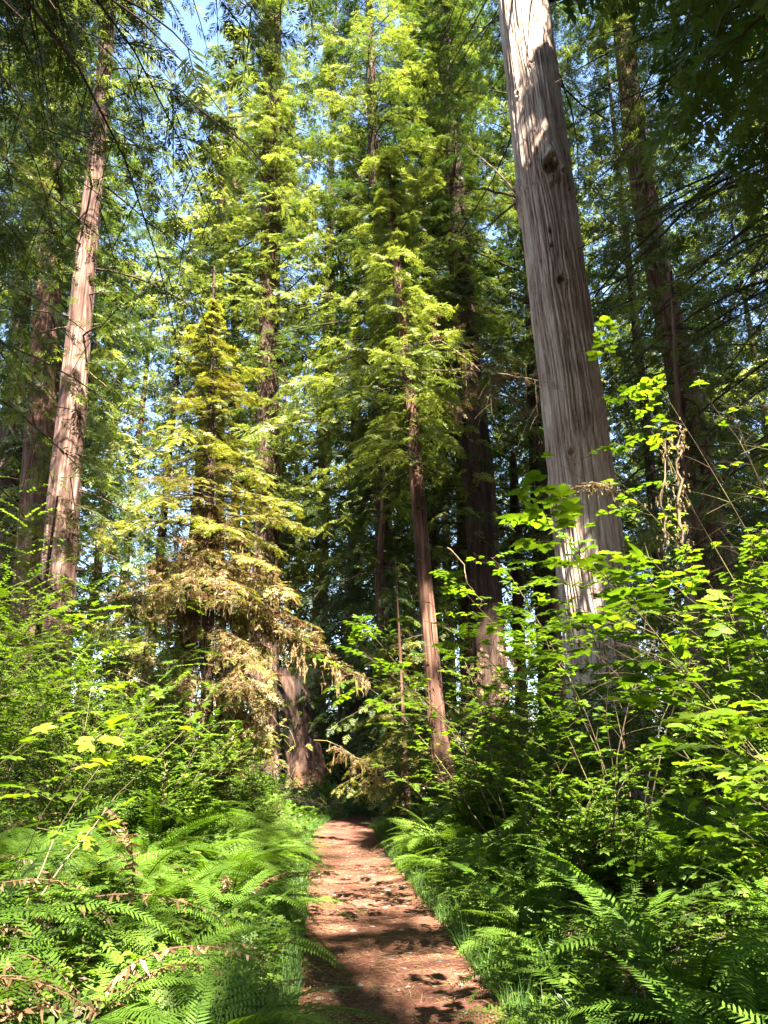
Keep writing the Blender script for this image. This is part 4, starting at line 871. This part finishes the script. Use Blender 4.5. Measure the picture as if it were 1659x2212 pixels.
# the nearest ferns, each told apart
hero = [
 ('lady_fern', 'broad lacy fern fanning out at the bottom right corner', 1.30, 2.45, 'lady', 9, 1.05, 0, (2.2, 5.2)),
 ('sword_fern', 'dark arching fern with long hanging fronds right of the trail edge', 1.55, 3.7, 'sword', 15, 1.25, 3, None),
 ('lady_fern', 'light green lacy fern leaning over the right edge of the trail', 1.15, 4.4, 'lady', 10, .95, 0, None),
 ('sword_fern', 'bright fern with a long raised frond behind the dark arching fern', 1.75, 4.9, 'sword', 14, 1.3, 1, None),
 ('lady_fern', 'pale lacy fern in the bottom left corner', -1.55, 2.55, 'lady', 9, .95, 0, None),
 ('sword_fern', 'fern with a bright arching frond at the left trail edge near the bottom', -1.3, 3.3, 'sword', 15, .95, 3, None),
 ('sword_fern', 'fern with many rusty dead fronds at the far left', -2.05, 3.5, 'sword', 8, 1.1, 16, None),
 ('sword_fern', 'collapsed mostly brown fern in the lower left, right of the rusty one', -1.75, 3.05, 'sword', 4, .95, 13, None),
 ('sword_fern', 'brown curled fern behind the collapsed one at the lower left', -2.35, 4.1, 'sword', 5, 1.05, 14, None),
 ('sword_fern', 'half-withered fern between the rusty fern and the trail', -1.5, 4.3, 'sword', 11, 1.1, 7, None),
 ('sword_fern', 'tall upright fern at the left edge under the big-leaved canes', -2.4, 5.0, 'sword', 15, 1.35, 2, None),
 ('sword_fern', 'green fern with one silvery drooping frond left of the trail', -1.45, 5.4, 'sword', 14, 1.15, 3, None)]
for k, (nm, lb, x, y, kd, n, L, dead, azr) in enumerate(hero): fern(nm, lb, x, y, kd, n, L, 900+k, None, dead, azr)
P_ = []
def place(n, x0, x1, y0, y1, gap, side):
    t = 0; out = []
    while len(out) < n and t < 4000:
        t += 1; y = rg.uniform(y0, y1); x = trail_x(y)+side*rg.uniform(x0, x1)
        if any((x-a)**2+(y-b)**2 < gap*gap for a, b in P_): continue
        P_.append((x, y)); out.append((x, y))
    return out
P_ += [(h[2], h[3]) for h in hero]
k = 0
for x, y in place(38, 1.15, 4.2, 2.4, 8.8, .5, -1):
    k += 1; fern('sword_fern', 'shaded sword fern in the near bank on the left of the trail', x, y, 'sword' if rg.random() < .75 else 'lady', 15, rg.uniform(.85, 1.2), 1000+k, 'near ferns of the left bank', (rg.choice([1, 4, 7]) if y < 6 else rg.choice([0, 1, 3])))
for x, y in place(36, 1.15, 3.6, 2.0, 8.8, .5, 1):
    k += 1; fern('sword_fern', 'shaded fern in the near bank on the right of the trail', x, y, 'sword' if rg.random() < .6 else 'lady', 15, rg.uniform(.85, 1.2), 1000+k, 'near ferns of the right bank', rg.choice([0, 0, 1, 2]))
for x, y in place(34, 1.0, 3.6, 8.2, 14, .42, -1):
    k += 1; fern('lady_fern', 'sunlit pale green fern spilling over the left edge of the trail', x, y, 'lady' if rg.random() < .75 else 'sword', 13, rg.uniform(.95, 1.3), 1000+k, 'sunlit ferns of the left edge', 0)
for x, y in place(32, 1.0, 3.0, 8.2, 15, .42, 1):
    k += 1; fern('lady_fern', 'light green lacy fern crowding the right edge of the trail', x, y, 'lady' if rg.random() < .8 else 'sword', 13, rg.uniform(.9, 1.25), 1000+k, 'lacy ferns of the right edge', 0)
# small far ferns
for x, y in [(ground_at(px, 1752)[0]*.98, yy) for px, yy in ((715, 25.5), (745, 26), (775, 25), (800, 24.5))]:
    k += 1; fern('sword_fern', 'small upright fern at the bend where the trail disappears', x, y, 'sword', 10, 1.0, 1000+k, 'ferns at the trail bend')
for x, y in place(16, .8, 3.0, 14, 22, .7, -1)+place(14, .85, 3.0, 15, 22, .7, 1):
    k += 1; fern('sword_fern', 'low fern beside the far stretch of the trail', x, y, 'sword', 9, rg.uniform(.6, .85), 1000+k, 'ferns along the far trail')

# ------------------------------------------------------------------ ground cover along the edges
rng = np.random.default_rng(8)
def verge(n, y0, y1, d0, d1, power=1.6):
    y = y0+(y1-y0)*rng.random(n)**power; sd = np.where(rng.random(n) < .5, -1, 1); d = d0+(d1-d0)*rng.random(n)**1.4
    x = trail_x(y)+sd*d; return np.stack([x, y, gz(x, y)], -1)
BL = tpl([(0, -.5, 0), (0, .5, 0), (.5, -.4, .06), (.5, .4, .06), (1, 0, -.05)], [(0, 2, 3, 1)], [(2, 4, 3)])
gr = MB(); n = 30000; o = verge(n, 1.5, 24, .69, 1.35); a = rng.uniform(0, 2*PI, n); e = rng.uniform(.7, 1.5, n)
d = np.stack([np.cos(a)*np.cos(e), np.sin(a)*np.cos(e), np.sin(e)], -1); nn = np.stack([-np.cos(a), -np.sin(a), .4+0*a], -1); ln = rng.gamma(5, .032, n)+.04
gr.stamp(BL, o, d, nn, np.stack([ln, np.full(n, .0045), ln], -1), rng.normal(.5, .2, n)); stuff(gr.build('grass', M['grass_leaf']))
CL = []
for kk in range(3):
    a = np.arange(3)*2*PI/3+kk*.4; V = [(0, 0, 0)]; Q = []
    for t in a:
        k0 = len(V); c, s = math.cos(t), math.sin(t)
        for u, v, z in ((.55, .42, .05), (1, .28, -.05), (.86, 0, .0), (1, -.28, -.05), (.55, -.42, .05)): V.append((u*c-v*s, u*s+v*c, z))
        Q += [(0, k0+2, k0+1, k0), (0, k0+4, k0+3, k0+2)]
    CL.append(tpl(V, Q))
gc = MB(); n = 9000
for kk in range(3):
    o = verge(n//3, 1.6, 24, .72, 1.9); o[:, 2] += rng.gamma(3, .03, len(o)); a = rng.uniform(0, 2*PI, len(o))
    gc.stamp(CL[kk], o, np.stack([np.cos(a), np.sin(a), 0*a], -1), np.tile([0, 0, 1.], (len(o), 1))+rng.normal(0, .3, (len(o), 3)), rng.uniform(.018, .05, len(o)), rng.normal(.5, .2, len(o)))
n = 26000; y = 1.6+14*rng.random(n); x = trail_x(y)+np.where(rng.random(n) < .5, -1, 1)*(.85+rng.random(n)**1.2*(1.2+y*.45)); o = np.stack([x, y, gz(x, y)+rng.gamma(2.5, .05, n)], -1); a = rng.uniform(0, 2*PI, n)
for kk in range(3):
    sl_ = slice(kk, None, 3); m_n = len(o[sl_]); gc.stamp(CL[kk], o[sl_], np.stack([np.cos(a[sl_]), np.sin(a[sl_]), 0*a[sl_]], -1), np.tile([0, 0, 1.], (m_n, 1))+rng.normal(0, .35, (m_n, 3)), rng.uniform(.03, .075, m_n), rng.normal(.45, .2, m_n))
n = 16000; y = rng.uniform(10, 55, n); x = (rng.uniform(-350, 2000, n)-829.5)/F*y; kk = np.abs(x-trail_x(y)) > .9; x = x[kk]; y = y[kk]; n = len(x)
o = np.stack([x, y, gz(x, y)+rng.gamma(2.2, .13, n)], -1); a = rng.uniform(0, 2*PI, n)
gc.stamp(LEAF2, o, np.stack([np.cos(a), np.sin(a), rng.normal(.1, .3, n)], -1), np.tile([0, 0, 1.], (n, 1))+rng.normal(0, .4, (n, 3)), .06+.0035*y*rng.uniform(.7, 1.3, n), rng.normal(.45, .2, n))
n = 22000; y = rng.uniform(15, 34, n); x = trail_x(y)+np.where(rng.random(n) < .6, -1, 1)*rng.uniform(.8, 7, n); o = np.stack([x, y, gz(x, y)+rng.gamma(2.2, .07, n)], -1); a = rng.uniform(0, 2*PI, n)
gc.stamp(LEAF2, o, np.stack([np.cos(a), np.sin(a), rng.normal(.2, .4, n)], -1), np.tile([0, 0, 1.], (n, 1))+rng.normal(0, .4, (n, 3)), rng.uniform(.06, .14, n), rng.normal(.4, .2, n))
n = 26000; y = rng.uniform(44, 80, n); x = (rng.uniform(-500, 2150, n)-829.5)/F*y; o = np.stack([x, y, gz(x, y)+7*rng.random(n)**1.8*vnoise(x*.25, y*.1, 4)], -1); a = rng.uniform(0, 2*PI, n)
ft = MB(); ft.stamp(SPRF[0], o, np.stack([np.cos(a), np.sin(a), rng.normal(.1, .3, n)], -1), np.tile([0, 0, 1.], (n, 1))+rng.normal(0, .4, (n, 3)), rng.uniform(.5, 1.1, n), rng.normal(.5, .25, n)); stuff(ft.build('undergrowth', M['far_leaf']))
stuff(gc.build('ground_cover', M['shrub_leaf']))
lt = MB(); n = 7000; y = 1.5+12*rng.random(n)**1.4; x = trail_x(y)+np.where(rng.random(n) < .5, -1, 1)*rng.uniform(.62, 3.4, n); o = np.stack([x, y, gz(x, y)+.01], -1); a = rng.uniform(0, 2*PI, n)
lt.stamp(LEAF2, o, np.stack([np.cos(a), np.sin(a), rng.normal(.1, .3, n)], -1), np.tile([0, 0, 1.], (n, 1))+rng.normal(0, .5, (n, 3)), rng.uniform(.03, .09, n), rng.normal(.4, .25, n))
stuff(lt.build('leaf_litter', M['dry_leaf']))
